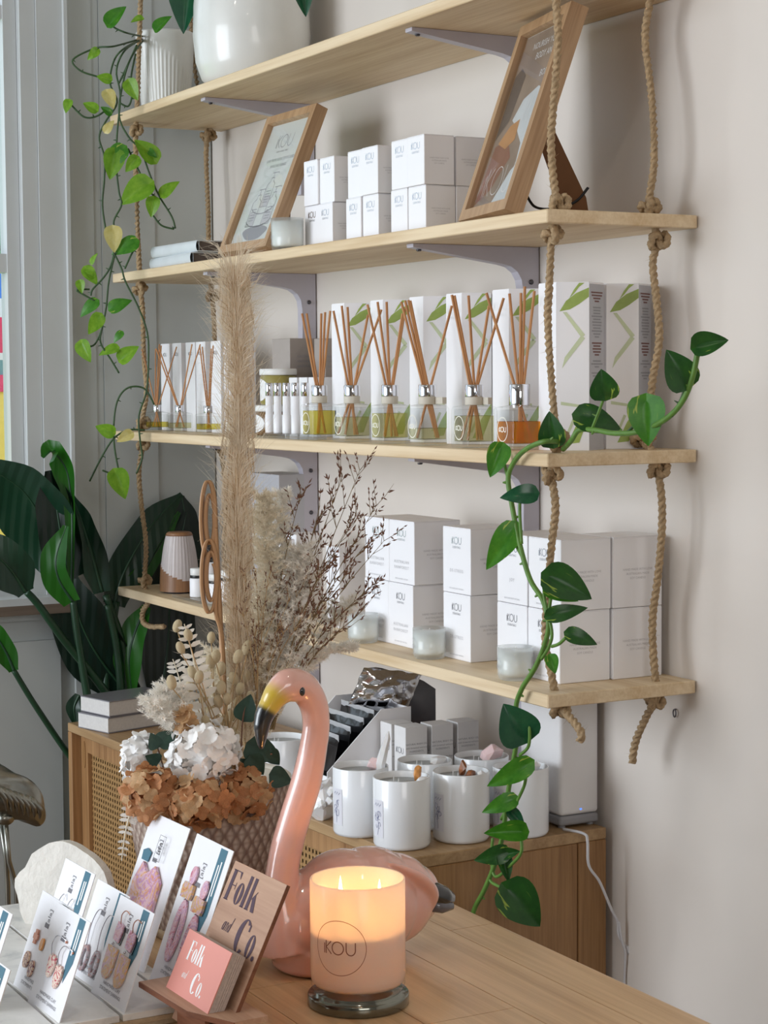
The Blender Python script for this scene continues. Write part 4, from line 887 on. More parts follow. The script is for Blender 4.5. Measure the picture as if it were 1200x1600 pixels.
for i in range(len(neck)-1):
    for k in range(6): u = k/6; a, b_ = neck[i], neck[i+1]; dense.append(tuple(a[j]+(b_[j]-a[j])*u for j in range(3)))
dense.append(neck[-1])
cpts = bez([V((x, y, r)) for x, y, r in neck], 6)
b = MB(); b.tube([fp(p.x, p.y) for p in cpts], [pr(p.x, p.y, p.z) for p in cpts], 24)
bodys = [(468, 1452, 62, 1), (500, 1425, 74, .95), (535, 1408, 82, .9), (575, 1408, 86, .85), (612, 1404, 72, .75), (640, 1400, 52, .6), (660, 1402, 32, .5)]
for x, y, r, sx_ in bodys: b.ball(fp(x, y), pr(x, y, r), 28, 20, (sx_, 1, 1))
b.lathe([(.05, .7702), (.058, .776), (.06, .80)], 32, (FX, fp(500, 1480).y, 0))
for k in range(7):
    f_ = k/6; P = bez([fp(588-22*f_, 1338+8*f_, .040-.004*k), fp(628-8*f_, 1356+10*f_, .046-.003*k), fp(656-10*f_, 1384+10*f_, .036-.003*k), fp(660-16*f_, 1412+8*f_, .024)], 8)
    b.tube(P, [.002+.0042*math.sin(math.pi*min(1, (i+1)/len(P)*.95)) for i in range(len(P))], 10)
me = b.mesh('f'); tmp = bpy.data.objects.new('f', me); COL.objects.link(tmp)
md = tmp.modifiers.new('r', 'REMESH'); md.mode = 'VOXEL'; md.voxel_size = .0022; md.use_smooth_shade = True
ms_ = tmp.modifiers.new('s', 'SMOOTH'); ms_.iterations = 6; ms_.factor = .5
me2 = bpy.data.meshes.new_from_object(tmp.evaluated_get(bpy.context.evaluated_depsgraph_get())); bpy.data.objects.remove(tmp)
ca = me2.color_attributes.new('Col', 'FLOAT_COLOR', 'POINT')
pink, yel, blk = V(lin((224, 172, 158))), V(lin((206, 176, 62))), V(lin((20, 20, 24)))
hp_ = [fp(p.x, p.y) for p in cpts]; hb = fp(452, 1072); ht = fp(408, 1171); ax = [fp(440, 1078), fp(424, 1098), fp(413, 1118), fp(409, 1136), fp(408, 1171)]
cum = [0]
for i in range(4): cum.append(cum[-1]+(ax[i+1]-ax[i]).length)
for i, v in enumerate(me2.vertices):
    c = pink; p = v.co
    if p.z > fp(440, 1180).z and p.y < fp(462, 1080).y:
        best = (1e9, 0)
        for k in range(4):
            d = ax[k+1]-ax[k]; u = max(-.8 if k == 0 else 0, min(1, (p-ax[k]).dot(d)/d.length_squared)); q = (p-(ax[k]+d*u)).length
            if q < best[0]: best = (q, cum[k]+u*d.length)
        s_ = best[1]/cum[-1]; sm = lambda a, e: max(0, min(1, (s_-a)/(e-a)))
        y_ = sm(-.06, .17); k_ = sm(.33, .43); c = pink.lerp(yel, y_*y_*(3-2*y_)).lerp(blk, k_*k_*(3-2*k_))
    ca.data[i].color = (c.x, c.y, c.z, 1)
me2.polygons.foreach_set('use_smooth', [True]*len(me2.polygons))
fl = thing('flamingo_figurine', 'glossy pink ceramic flamingo with black-tipped beak behind the lit candle', 'figurine', (0, 0, 0))
obj('body', me2, 'flamingo_glaze', fl)
pm('gloss_black', (14, 14, 16), .1, var=0, coat=1); pm('tail_grey', (92, 90, 96), .25, var=0, coat=.6)
for s_ in (1, -1): MB().ball(fp(461, 1077, s_*.0195), .0042, 12, 8, (.5, .85, 1.25)).build('eye', 'gloss_black', fl, True)
b = MB(); c0 = fp(668, 1394, .01); c1 = fp(690, 1400, .012); b.tube([fp(655, 1390, .01), c0, fp(684, 1398, .012), fp(697, 1402, .012)], [.012, .016, .014, .009], 14); b.build('tail_tip', 'gloss_black', fl, True)
MB().tube([fp(662, 1408, .016), fp(680, 1411, .018), fp(695, 1410, .018)], [.009, .0085, .005], 12).build('tail_underside', 'tail_grey', fl, True)
# ================================================================== LIT CANDLE
KC = onZ(560, 1567, TZ); kr = .0535; kb = TZ+.0175; kh_ = .126
kd = thing('lit_jar_candle', 'glowing frosted jar candle standing on its grey lid at the front of the table', 'candle', (KC.x, KC.y, 0))
pm('lid_mirror', (128, 128, 118), .12, .9, var=0)
MB().lathe([(.0555, TZ+.0005), (.0572, TZ+.002), (.0572, TZ+.012), (.0560, TZ+.0135), (.050, TZ+.0138), (.050, kb-.0005), (0, kb-.0005)], 64).build('lid', 'lid_mirror', kd, True)
mt, nt, bs = new('frosted_jar'); out = nt.nodes['Material Output']; tl = nt.nodes.new('ShaderNodeBsdfTranslucent'); tl.inputs[0].default_value = (.92, .84, .76, 1); mx = nt.nodes.new('ShaderNodeMixShader'); mx.inputs[0].default_value = .55
bs.inputs['Base Color'].default_value = (.80, .77, .74, 1); bs.inputs['Roughness'].default_value = .3; bs.inputs['Coat Weight'].default_value = .6; bs.inputs['Coat Roughness'].default_value = .03
link(nt, bs.outputs[0], mx.inputs[1]); link(nt, tl.outputs[0], mx.inputs[2]); link(nt, mx.outputs[0], out.inputs[0])
MB().lathe([(kr*.93, kb+.008), (kr*.985, kb+.012), (kr, kb+.018), (kr, kb+kh_-.001), (kr*.985, kb+kh_), (kr*.955, kb+kh_-.001), (kr*.955, kb+.016), (0, kb+.013)], 72).build('jar', 'frosted_jar', kd, True)
MB().lathe([(kr*.92, kb), (kr*.96, kb+.001), (kr*.99, kb+.006), (kr*.985, kb+.0118), (kr*.93, kb+.0078), (0, kb+.0078)], 64).build('glass_base', 'clear_glass', kd, True)
pm('candle_wax', (250, 232, 205), .4, var=0, sss=.5, transl=.85)
wz = kb+kh_-.058
wb_ = MATS['candle_wax'].node_tree.nodes['Principled BSDF']; wb_.inputs['Subsurface Radius'].default_value = (.06, .03, .014); wb_.inputs['Subsurface Scale'].default_value = 1.0
MB().lathe([(0, kb+.0135), (kr*.94, kb+.017), (kr*.95, wz), (0, wz-.001)], 56).build('wax', 'candle_wax', kd, True)
pm('flame', (255, 200, 110), .5, var=0, emit=(255, 206, 120), es=9); pm('wick_dark', (50, 40, 34), .8, var=0)
for a_, r_, hgt in ((200, .026, .050), (320, .024, .040), (80, .026, .048)):
    x, y = r_*math.cos(math.radians(a_)), r_*math.sin(math.radians(a_))
    MB().tube([(x, y, wz-.001), (x, y, wz+.008)], .0008, 6).build('wick', 'wick_dark', kd)
    MB().lathe([(0, wz+.006), (.0024, wz+.010), (.0038, wz+.018), (.0030, wz+.006+hgt*.6), (.0012, wz+.006+hgt*.88), (0, wz+.006+hgt)], 14, (x, y, 0)).build('flame', 'flame', kd, True)
    l = bpy.data.lights.new('candle_flame_light', 'POINT'); l.energy = .12; l.color = (1, .46, .16); l.shadow_soft_size = .006
    o = bpy.data.objects.new('candle_flame_light', l); COL.objects.link(o); o.parent = kd; o.location = (x*.8, y*.8, wz+.036)
pm('logo_bronze', (132, 92, 74), .4, var=0)
q0 = math.radians(-50.5); b = MB(); g = .0145; strokes(b, IKOU, -2.56*g/2, -g/2, g, .0012); strokes(b, [arc(0, 0, 1, 1, 0, 360, 60)], 0, 0, .0305, .0007); curve_on(b, kr, q0, kb+.060); b.build('logo', 'logo_bronze', kd)
# ================================================================== JEWELLERY DISPLAY
mt, nt, bs = new('white_marble'); f = noise(nt, coords(nt), 9, 6, .62, 1.6); link(nt, ramp(nt, f, [(.35, lin((196, 196, 196))), (.48, lin((226, 225, 222))), (.7, lin((236, 235, 232)))]), bs.inputs['Base Color']); bs.inputs['Roughness'].default_value = .45
wood('board_ply', (190, 168, 138), (158, 134, 104), 0, 1.5, .6)
dsp = thing('earring_display_board', 'white marbled slotted board with plywood edge holding the earring cards', 'board', (0, 0, 0)); bz = .79
slots = [-1.262, -1.199, -1.127, -1.0585]; yb = [-1.50]+slots+[-1.036]
X0_, X1_ = -.03, .457
for i in range(5):
    y0, y1 = yb[i]+(.002 if i else 0), yb[i+1]-(.002 if i < 4 else 0)
    o = obj('marble_strip', rbox((X1_-X0_, y1-y0, .0075), .0004, 1), 'white_marble', dsp); o.location = ((X0_+X1_)/2, (y0+y1)/2, bz-.0075)
o = obj('core_board', rbox((X1_-X0_+.001, .465, .0055), .0004, 1), 'board_ply', dsp); o.location = ((X0_+X1_)/2, -1.268, bz-.0132)
o = obj('foot_board', rbox((X1_-X0_-.006, .455, .0060), .0004, 1), 'board_ply', dsp); o.location = ((X0_+X1_)/2, -1.268, TZ+.0004)
pm('card_white', (236, 236, 240), .45, var=.006); pm('band_teal', (58, 108, 128), .5, var=.04); pm('wire_silver', (200, 198, 204), .2, 1, var=0); pm('wire_rose', (206, 150, 130), .25, 1, var=0); pm('ink_grey', (120, 118, 124), .6, var=0)
def swirl(name, cols, scale=55, rough=.25):
    mt, nt, bs = new(name); f = noise(nt, coords(nt, (1, 1, 1), (0, .4, .3)), scale, 3, .6, 3.2); n_ = len(cols); link(nt, ramp(nt, f, [(.28+.44*i/(n_-1), lin(c)) for i, c in enumerate(cols)]), bs.inputs['Base Color']); bs.inputs['Roughness'].default_value = rough; bs.inputs['Coat Weight'].default_value = .4; return mt
swirl('clay_pink', [(150, 40, 80), (206, 130, 150), (226, 190, 200), (196, 150, 190), (224, 160, 80)]); swirl('clay_mix', [(150, 120, 150), (214, 170, 180), (190, 160, 130), (222, 165, 90), (170, 60, 100)]); swirl('clay_red', [(150, 20, 50), (196, 50, 80), (236, 215, 200), (236, 215, 200), (180, 40, 70)], 90)
swirl('clay_clip', [(60, 110, 110), (224, 158, 84), (226, 190, 200), (190, 130, 180), (222, 170, 110), (200, 80, 120)], 34); swirl('clay_grey', [(90, 86, 96), (190, 186, 190), (160, 120, 130), (214, 170, 130)], 90); swirl('clay_dark', [(60, 40, 60), (120, 40, 60), (226, 200, 170), (180, 60, 80)], 120)
def ecard(label, xl, slot, W=.093, H=.110, lean=20, band=True, dy=0, rz=.04):
    t = thing('earring_card', label, 'jewellery card', (xl, slot+dy, bz-.004), rz, 'earring cards on the display board')
    c = bpy.data.objects.new('card', None); COL.objects.link(c); c.parent = t; c.matrix_local = M.Rotation(-math.radians(lean), 4, 'X')
    MB().box((W/2, .0005, H/2+.002), (W, .0010, H+.004)).build('card_sheet', 'card_white', c)
    CF = FACE_Y(0, -.0003, .004)
    if band:
        MB().add([CF @ V(p) for p in ((W*.70, H*.985, 0), (W*.70, H*.50, 0), (W*.76, H*.34, 0), (W*.88, H*.56, 0), (W*.88, H*.985, 0))], [(0, 1, 2, 3, 4)]).build('teal_band', 'band_teal', c)
        for k in (0, 1): MB().add([CF @ V((W*(.755+.055*k)+a, H*(.62+.06*k)+e, .0002)) for a, e in ((0, 0), (.0026, 0), (.0026, H*.26-.006*k), (0, H*.26-.006*k))], [(0, 1, 2, 3)]).build('band_print', 'print_white', c)
    letter('[ala]', .011, 'ink_grey', c, CF @ M.Translation(V((W*.47, H*.80, .0001))) @ M.Rotation(math.pi/2, 4, 'Z')); MB().add([CF @ V((W*.37+a, H*.69+e, .0001)) for a, e in ((0, 0), (.011, 0), (.011, .005), (0, .005))], [(0, 1, 2, 3)]).build('price_print', 'ink_grey', c)
    for k, s_ in enumerate(('HANDMADE CLAY', 'STATEMENT EARRINGS')): letter(s_, .0055, 'ink_grey', c, CF @ M.Translation(V((W*.5, H*.13-k*.0065, .0001))), name='small_print')
    return t, c, CF
def plate(poly, mt, c, CF, off=(0, 0), th=.0022, z=.0006, name='pendant'):
    return MB().prism([(x+off[0], y+off[1]) for x, y in poly], z, z+th, CF).build(name, mt, c)
def ell(rx, ry, n=20, a0=0, a1=360): return [(rx*math.cos(math.radians(a0+(a1-a0)*k/n)), ry*math.sin(math.radians(a0+(a1-a0)*k/n))) for k in range(n+(0 if a1-a0 == 360 else 1))]
def ringplate(rx, ry, ix, iy, mt, c, CF, off, th=.0022):
    b = MB(); n = 24; vs = []; fs = []
    for k in range(n):
        a = 2*math.pi*k/n
        for r_ in ((rx, ry), (ix, iy)):
            for z in (.0006, .0006+th): vs.append(CF @ V((off[0]+r_[0]*math.cos(a), off[1]+r_[1]*math.sin(a), z)))
    for k in range(n):
        a, e = 4*k, 4*((k+1) % n); fs += [(a+1, e+1, e+3, a+3), (a, a+1, e+1, e)[::-1], (a+2, a+3, e+3, e+2), (a, e, e+2, a+2)]
    b.add(vs, fs); return b.build('pendant', mt, c)
def hook(pts, c, CF, mt='wire_silver', r=.0006): MB().tube(bez([CF @ V((x, y, z)) for x, y, z in pts], 8), r, 6).build('hook', mt, c)
D1 = (20, 20)
# C1 hoops with red shells
t, c, CF = ecard('earring card with silver hoops and red striped shell pendants, front right of the board', .356, slots[1])
shell = [(-.009, .010), (-.005, .014), (-.001, .010), (.003, .014), (.006, .010), (.009, .012), (.0095, .002), (.006, -.008), (.001, -.012), (-.004, -.010), (-.008, -.002)]
for x, y in ((.034, .046), (.058, .040)):
    hook([(x-.003, y+.012, .003), (x-.008, y+.024, .004), (x-.001, y+.034, .004), (x+.014, y+.034, .002), (x+.019, y+.032, 0)], c, CF); plate(shell, 'clay_red', c, CF, (x, y)); MB().ball(CF @ V((x+.019, y+.032, .001)), .0016, 8, 6).build('stud_end', 'wire_rose', c, True)
# C2 studs
t, c, CF = ecard('earring card with four small stud earrings, behind the red shell pair', .297, slots[1], dy=.0016)
for x, y, mt, po in ((.025, .062, 'wire_rose', [(-.003, -.008), (.003, -.008), (.003, -.003), (.006, -.003), (.006, .003), (.003, .003), (.003, .008), (-.003, .008), (-.003, .003), (-.006, .003), (-.006, -.003), (-.003, -.003)]), (.046, .058, 'citrine', ell(.0045, .007)), (.018, .034, 'clay_dark', ell(.007, .0095)), (.037, .028, 'clay_dark', ell(.006, .0095))): plate(po, mt, c, CF, (x, y), name='stud')
# C3 dark drops
t, c, CF = ecard('earring card with dark clay drops, rear left beside the white stone', .168, slots[2], dy=.0016)
for x in (.028, .055): hook([(x, .040, .003), (x-.001, .060, .004), (x+.005, .072, .003), (x+.011, .066, .001)], c, CF); plate(ell(.006, .014), 'clay_dark', c, CF, (x-.002, .028))
# C4 oval rings
t, c, CF = ecard('earring card with long silver hooks and grey oval rings, behind the arched pair', .281, slots[2], dy=.0016)
for x in (.034, .064): hook([(x-.004, .038, .003), (x-.006, .062, .004), (x+.001, .080, .004), (x+.010, .082, .001)], c, CF); ringplate(.0095, .0155, .0055, .0105, 'clay_grey', c, CF, (x-.004, .024))
# C5 arches
t, c, CF = ecard('earring card with pink and ochre tongue-shaped earrings, right end of the middle row', .359, slots[2])
tong = [(-.013, .016)]+[(-.013*math.cos(math.radians(a)), -.004-.016*math.sin(math.radians(a))) for a in range(0, 181, 15)]+[(.013, .016)]
arcp = [(-.008, -.007), (.006, -.009), (.009, .004), (.007, .011), (-.007, .013), (-.009, .004)]
for x, y in ((.026, .042), (.060, .040)):
    hook([(x+.003, y+.040, .003), (x+.001, y+.050, .004), (x+.006, y+.056, .003), (x+.013, y+.054, .001)], c, CF, 'wire_rose'); plate(arcp, 'clay_pink', c, CF, (x+.002, y+.029)); plate([(p[0]*1.0+.0035, p[1]-.002) for p in arcp], 'gloss_black', c, CF, (x+.002, y+.029), .0010, .0003, 'pendant_edge'); plate(tong, 'clay_mix', c, CF, (x, y-.002)); MB().ball(CF @ V((x-.004, y+.017, .002)), .0016, 8, 6).build('jump_ring', 'wire_silver', c, True)
# C6, C7 at the picture's edge
t, c, CF = ecard('earring card cut off by the left edge of the picture, upper one', .284, slots[0]); plate(ell(.010, .016), 'clay_pink', c, CF, (.04, .04))
p7 = onZ(15, 1517, bz-.004+.114*math.cos(math.radians(20))); 
t, c, CF = ecard('earring card cut off by the left edge of the picture, lower one', p7.x-.093, slots[0]-.035 if False else -1.325); plate(ell(.010, .016), 'clay_pink', c, CF, (.04, .04))
# C8 hair clip on a tall card
t, c, CF = ecard('tall card with a large swirled clay hair clip, rear of the board', .224, slots[3], .106, .172, 21, False, .001)
plate([(-.034, -.052), (.030, -.052), (.036, -.02), (.033, .030), (.010, .046), (-.006, .034), (-.024, .045), (-.036, .020), (-.030, -.02)], 'clay_clip', c, CF, (.050, .070), .004, .0006, 'hair_clip')
b = MB(); strokes(b, [[(0, 0), (.017, 0), (.017, .030), (0, .030), (0, 0)]], .050, .122, 1, .001, .0052, CF); b.build('logo_frame', 'print_dark', c); letter('ala', .015, 'print_dark', c, CF @ M.Translation(V((.063, .137, .0052))) @ M.Rotation(math.pi/2, 4, 'Z'))
plate([(-.010, -.006), (.008, -.006), (.010, .006), (-.002, .009), (-.012, .005)], 'band_teal', c, CF, (.024, .122), .0012)
# C9 long loops
t, c, CF = ecard('tall card with long swirled loop earrings, right end of the rear row', .360, slots[3], .099, .174, 21, True, 0, .015)
for x, y in ((.030, .072), (.066, .063)):
    ringplate(.0125, .036, .0035, .020, 'clay_pink', c, CF, (x, y-.006)); plate([(-.012, -.009), (.012, -.009), (.014, -.003), (.013, .008), (-.011, .009), (-.014, .003)], 'clay_mix', c, CF, (x-.002, y+.040), .0035); plate(ell(.0075, .011), 'clay_pink', c, CF, (x, y+.058)); MB().ball(CF @ V((x-.001, y+.031, .003)), .0018, 8, 6).build('jump_ring', 'wire_silver', c, True)
# white stone slab behind the cards
st = thing('stone_slab', 'rough white quartz slab standing behind the earring cards', 'stone', (0, 0, 0)); sc_ = V((.150, -1.0, .838)); n_ = 40; po = []
sc_ = at(100, 1408, 2.40)
for k in range(n_): a = 2*math.pi*k/n_; r_ = .064*(1+.08*NZ.noise(V((math.cos(a)*2, math.sin(a)*2, .3)))*2+.02*NZ.noise(V((math.cos(a)*9, math.sin(a)*9, 2)))); po.append((r_*1.02*math.cos(a), r_*math.sin(a)))
pm('stone_white', (226, 222, 214), .6, var=.08, scale=35, bmp=.4, bscale=90)
ya = V((0, 0, 1)); nx = V((.62, -.78, .12)).normalized(); xx = ya.cross(nx).normalized(); MB().prism(po, -.008, .008, frame(V((sc_.x, sc_.y, TZ+.062)), xx, nx.cross(xx), nx)).build('slab', 'stone_white', st)
# ================================================================== CARD STAND
cs = thing('card_stand', 'small plywood card stand lettered on its back plate, at the front of the table', 'card stand', (.5415, -1.065, 0), math.radians(2)); lz = .820
wood('stand_dark', (132, 82, 56), (104, 60, 38), 0, 2, .45)
lp = [(-.096, -.033), (.020, -.030), (.078, -.004), (.078, .034), (-.096, .034)]; MB().prism(lp, lz-.0057, lz, None).build('ledge', 'ply_wood', cs); MB().prism([(x*1.004, y-.0012) for x, y in lp[:3]]+[(x*1.004, y+.0004) for x, y in lp[:3]][::-1], lz-.0059, lz-.0004, None).build('ledge_edge', 'stand_dark', cs)
lean = math.radians(26); Rp = M.Translation(V((-.009, .0055, lz-.010))) @ M.Rotation(-lean, 4, 'X')
pl = bpy.data.objects.new('back_plate', None); COL.objects.link(pl); pl.parent = cs; pl.matrix_local = Rp
MB().box((0, .002, .060), (.121, .004, .180)).build('plate', 'ply_wood', pl); MB().box((.0610, .002, .060), (.0008, .0042, .180)).build('plate_edge', 'stand_dark', pl)
MB().box((-.005, -.012, (lz-.006+TZ)/2), (.07, .005, lz-.006-TZ)).build('foot', 'stand_dark', cs); MB().box((-.005, .020, (lz-.006+TZ)/2), (.07, .005, lz-.006-TZ)).build('foot', 'stand_dark', cs)
# fat-face serif letters: polygons
def el_ring(cx, cy, rx, ry, ix, n=26, a0=0, a1=360, iy=None):
    iy = iy or ry*.93; out = []
    for k in range(n):
        a, e = [math.radians(a0+(a1-a0)*(k+d)/n) for d in (0, 1)]
        out.append([(cx+rx*math.cos(a), cy+ry*math.sin(a)), (cx+rx*math.cos(e), cy+ry*math.sin(e)), (cx+ix*math.cos(e), cy+iy*math.sin(e)), (cx+ix*math.cos(a), cy+iy*math.sin(a))])
    return out
def R4(x0, y0, x1, y1): return [[(x0, y0), (x1, y0), (x1, y1), (x0, y1)]]
FOLK = R4(0, 0, .16, 1)+R4(-.04, 0, .20, .03)+R4(-.04, .97, .46, 1)+[[(.46, .97), (.46, .74), (.43, .80), (.36, .97)]]+R4(.16, .50, .34, .53)+[[(.34, .40), (.36, .40), (.36, .63), (.34, .63)]]
FOLK += el_ring(.66, .34, .20, .355, .055) + R4(.93, 0, 1.08, 1.02)+R4(.90, 0, 1.11, .03)+R4(1.20, 0, 1.35, 1.02)+R4(1.17, 0, 1.38, .03)+[[(1.35, .36), (1.37, .36), (1.58, .64), (1.56, .66)], [(1.40, .40), (1.52, .56), (1.70, .0), (1.52, 0)]]
CO = el_ring(.36, .5, .34, .52, .12, 26, 48, 312)+R4(.55, .70, .62, .90)+el_ring(.92, .34, .20, .355, .06)+el_ring(1.24, .07, .075, .075, 0.001)
AND = el_ring(.16, .28, .15, .29, .06)+R4(.27, 0, .34, .58)+R4(.46, 0, .53, .58)+el_ring(.60, .40, .10, .18, .05, 10, 0, 180)+R4(.66, 0, .73, .42)+el_ring(.94, .28, .14, .29, .06)+R4(1.04, 0, 1.11, 1.0)
def fat(polys, x, y, h, sx, CFm, mt, par, slant=0, name='lettering'):
    b = MB()
    for p in polys: b.add([CFm @ V((x+(q[0]+q[1]*slant)*h*sx, y+q[1]*h, 0)) for q in p], [tuple(range(len(p)))])
    return b.build(name, mt, par)
pm('ink_plum', (70, 44, 62), .6, var=0)
CP = FACE_Y(0, -.0004, 0)
fat(FOLK, -.053, .108, .034, 1.22, CP, 'ink_plum', pl); fat(AND, -.034, .078, .017, .95, CP, 'ink_plum', pl, .25); fat(CO, .001, .064, .036, 1.12, CP, 'ink_plum', pl)
cb_ = thing('business_card_stack', 'block of pink business cards standing on the plywood stand', 'cards', (.5415, -1.065, lz), math.radians(2)); Rc = M.Translation(V((.006, .014, .0006))) @ M.Rotation(-lean, 4, 'X')
bk = bpy.data.objects.new('card_block', None); COL.objects.link(bk); bk.parent = cb_; bk.matrix_local = Rc
pm('card_pink', (226, 150, 138), .5, var=.01); pm('card_edges', (196, 178, 168), .7, var=.1, scale=300)
MB().box((0, .0008, .0335), (.104, .0012, .066)).build('front_card', 'card_pink', bk)
b = MB()
for k in range(14): b.box((rnd.uniform(-.0003, .0003), .0022+k*.00115, .0335+rnd.uniform(-.0002, .0002)), (.104, .0009, .066))
stuff(b.build('card_edges', 'card_edges', bk))
CB = FACE_Y(0, .0001, 0)
fat(FOLK, -.034, .0370, .021, 1.02, CB, 'print_white', bk); fat(AND, -.030, .0185, .0095, .95, CB, 'print_white', bk, .25); fat(CO, -.004, .0090, .0215, 1.02, CB, 'print_white', bk)
# lower Rc so the block rests on the ledge
bk.matrix_local = M.Translation(V((-.0115, -.0165, .0006))) @ M.Rotation(-lean, 4, 'X') @ M.Translation(V((0, 0, -.0010)))
# ================================================================== SILVER BIRD
pm('pewter', (150, 150, 142), .28, 1, var=.15, scale=30)
sb_ = thing('metal_bird', 'silver metal wading bird sculpture standing left of the sideboard', 'sculpture', (0, 0, 0)); HX = -.95
def hp2_(x, y, dx=0): return onX(x, y, HX)+V((dx, 0, 0))
nn, mm = 28, 24; vs = []; fs = []; P = bez([hp2_(-85, 1262), hp2_(-45, 1228), hp2_(0, 1238), hp2_(34, 1252), hp2_(54, 1272), hp2_(63, 1290)], 6); m_ = len(P)
for i, p in enumerate(P):
    u = i/(m_-1); r = .052*math.sin(math.pi*min(1, .12+.88*u))**.7*(1-.45*u)+.002; t_ = (P[min(i+1, m_-1)]-P[max(i-1, 0)]).normalized(); a = V((1, 0, 0)); e = t_.cross(a)
    for k in range(nn):
        q = 2*math.pi*k/nn; rr_ = r*(1+.07*math.sin(5*q+14*u)); vs.append(p+a*math.cos(q)*rr_*.8+e*math.sin(q)*rr_)
for i in range(m_-1):
    for k in range(nn): fs.append((i*nn+k, i*nn+(k+1) % nn, (i+1)*nn+(k+1) % nn, (i+1)*nn+k))
fs += [tuple(range(nn)), tuple((m_-1)*nn+k for k in range(nn))[::-1]]
MB().add(vs, fs).build('body', 'pewter', sb_, True)
for i in range(7):
    f_ = i/6; P = bez([hp2_(-20+9*i, 1222+3*i, .036), hp2_(-4+9*i, 1240+3*i, .043), hp2_(2+8.5*i, 1262+2*i, .034)], 6); MB().tube(P, [.002, .006, .008, .008, .007, .006, .006, .006, .005, .004, .003, .002, .001][:len(P)], 8).build('feather', 'pewter', sb_, True)
MB().ball(hp2_(6, 1277, .01), .013, 14, 10, (1, 1.3, 1)).build('thigh', 'pewter', sb_, True)
for dx, xx_ in ((.008, (6, 12, 24, 22)), (-.008, (3, 12, 14, 18))):
    a = hp2_(xx_[0], 1282, dx); c_ = hp2_(xx_[1], 1345, dx); d = hp2_(xx_[2], 1385, dx); MB().tube([a, c_, d, V((d.x, d.y, .25)), V((d.x, d.y, .012))], [.0052, .0045, .005, .0045, .0045], 8).build('leg', 'pewter', sb_, True)
    for q in (-.5, .2, .9): MB().tube([V((d.x, d.y, .012)), V((d.x+.05*math.cos(q-1.2), d.y+.05*math.sin(q-1.2), .003))], [.004, .002], 6).build('toe', 'pewter', sb_)
P = bez([hp2_(-78, 1258), hp2_(-110, 1225), hp2_(-120, 1150), hp2_(-105, 1080), hp2_(-120, 1040), hp2_(-150, 1050)], 6); MB().tube(P, [.026-.018*min(1, i/(len(P)-1)*1.2) for i in range(len(P))], 14).build('neck', 'pewter', sb_, True)
# ================================================================== LEAVES
def leafmat(name, a, b, vari=None, transl=.35, rough=.32, spec=.5):
    mt, nt, bs = new(name); co = coords(nt); f = noise(nt, co, 3.0, 3, .6); c = ramp(nt, f, [(.3, lin(a)), (.7, lin(b))])
    if vari:
        f2 = noise(nt, coords(nt, (5, 1.2, 5)), 1.6, 2, .5, .5); r2 = ramp(nt, f2, [(.66, (0, 0, 0)), (.72, (1, 1, 1))]); mxc = nt.nodes.new('ShaderNodeMixRGB'); link(nt, r2, mxc.inputs[0]); link(nt, c, mxc.inputs[1]); mxc.inputs[2].default_value = lin(vari)+(1,); c = mxc.outputs[0]
    link(nt, c, bs.inputs['Base Color']); bs.inputs['Roughness'].default_value = rough; bs.inputs['Specular IOR Level'].default_value = spec
    out = nt.nodes['Material Output']; t = nt.nodes.new('ShaderNodeBsdfTranslucent'); link(nt, c, t.inputs[0]); mx = nt.nodes.new('ShaderNodeMixShader'); mx.inputs[0].default_value = transl
    link(nt, bs.outputs[0], mx.inputs[1]); link(nt, t.outputs[0], mx.inputs[2]); link(nt, mx.outputs[0], out.inputs[0])
leafmat('leaf_lime', (104, 160, 34), (150, 196, 62), None, .45); leafmat('leaf_yellow', (222, 206, 120), (238, 226, 160), None, .45); leafmat('leaf_dark', (24, 70, 26), (44, 96, 34), (150, 176, 70), .25); leafmat('leaf_mid', (52, 120, 28), (84, 150, 44), (170, 190, 80), .35)
leafmat('leaf_teal', (22, 74, 50), (40, 96, 62), None, .2, .22); pm('vine_stem', (44, 74, 34), .5, var=.2, scale=60); pm('vine_light', (92, 132, 54), .5, var=.15, scale=60)
def heart_mesh(fold, curl, lob=.12, asp=.46, cup=0):
    nu, nv = 8, 12; vs = []; fs = []
    for j in range(nv+1):
        v = j/nv; w_ = asp*(max(0, math.sin(math.pi*v**.58)))**.85
        for i in range(nu+1):
            u = i/nu*2-1; x = u*w_; y = v-lob*u*u*(1-v)**2*1.6; z = fold*abs(x)-curl*v*v+cup*math.sin(math.pi*v)*.15; vs.append((x, y, z))
    for j in range(nv):
        for i in range(nu): a = j*(nu+1)+i; fs.append((a, a+1, a+nu+2, a+nu+1))
    return MB().add(vs, fs).mesh('leaf', True)
HM = {}
for mt in ('leaf_lime', 'leaf_yellow', 'leaf_dark', 'leaf_mid', 'leaf_teal'):
    for k, (fo, cu, asp) in enumerate(((.35, .15, .44), (.15, .35, .40), (.6, .1, .40))):
        me = heart_mesh(fo, cu, asp=asp); me.materials.append(MATS[mt]); HM[(mt, k)] = me
def leaf_at(parent, b_, t_, mt, k=0, face=None, width=1.0, name='leaf'):
    b_, t_ = V(b_), V(t_); y = (t_-b_); L = y.length; y = y.normalized(); n = face if face is not None else -FW+V((rnd.uniform(-.5, .5), rnd.uniform(-.3, .3), rnd.uniform(-.2, .6)))
    n = (n-y*n.dot(y)).normalized(); x = y.cross(n); o = bpy.data.objects.new(name, HM[(mt, k)]); COL.objects.link(o); o.parent = parent
    o.matrix_local = frame(b_, x*L*width, y*L, n*L); return o
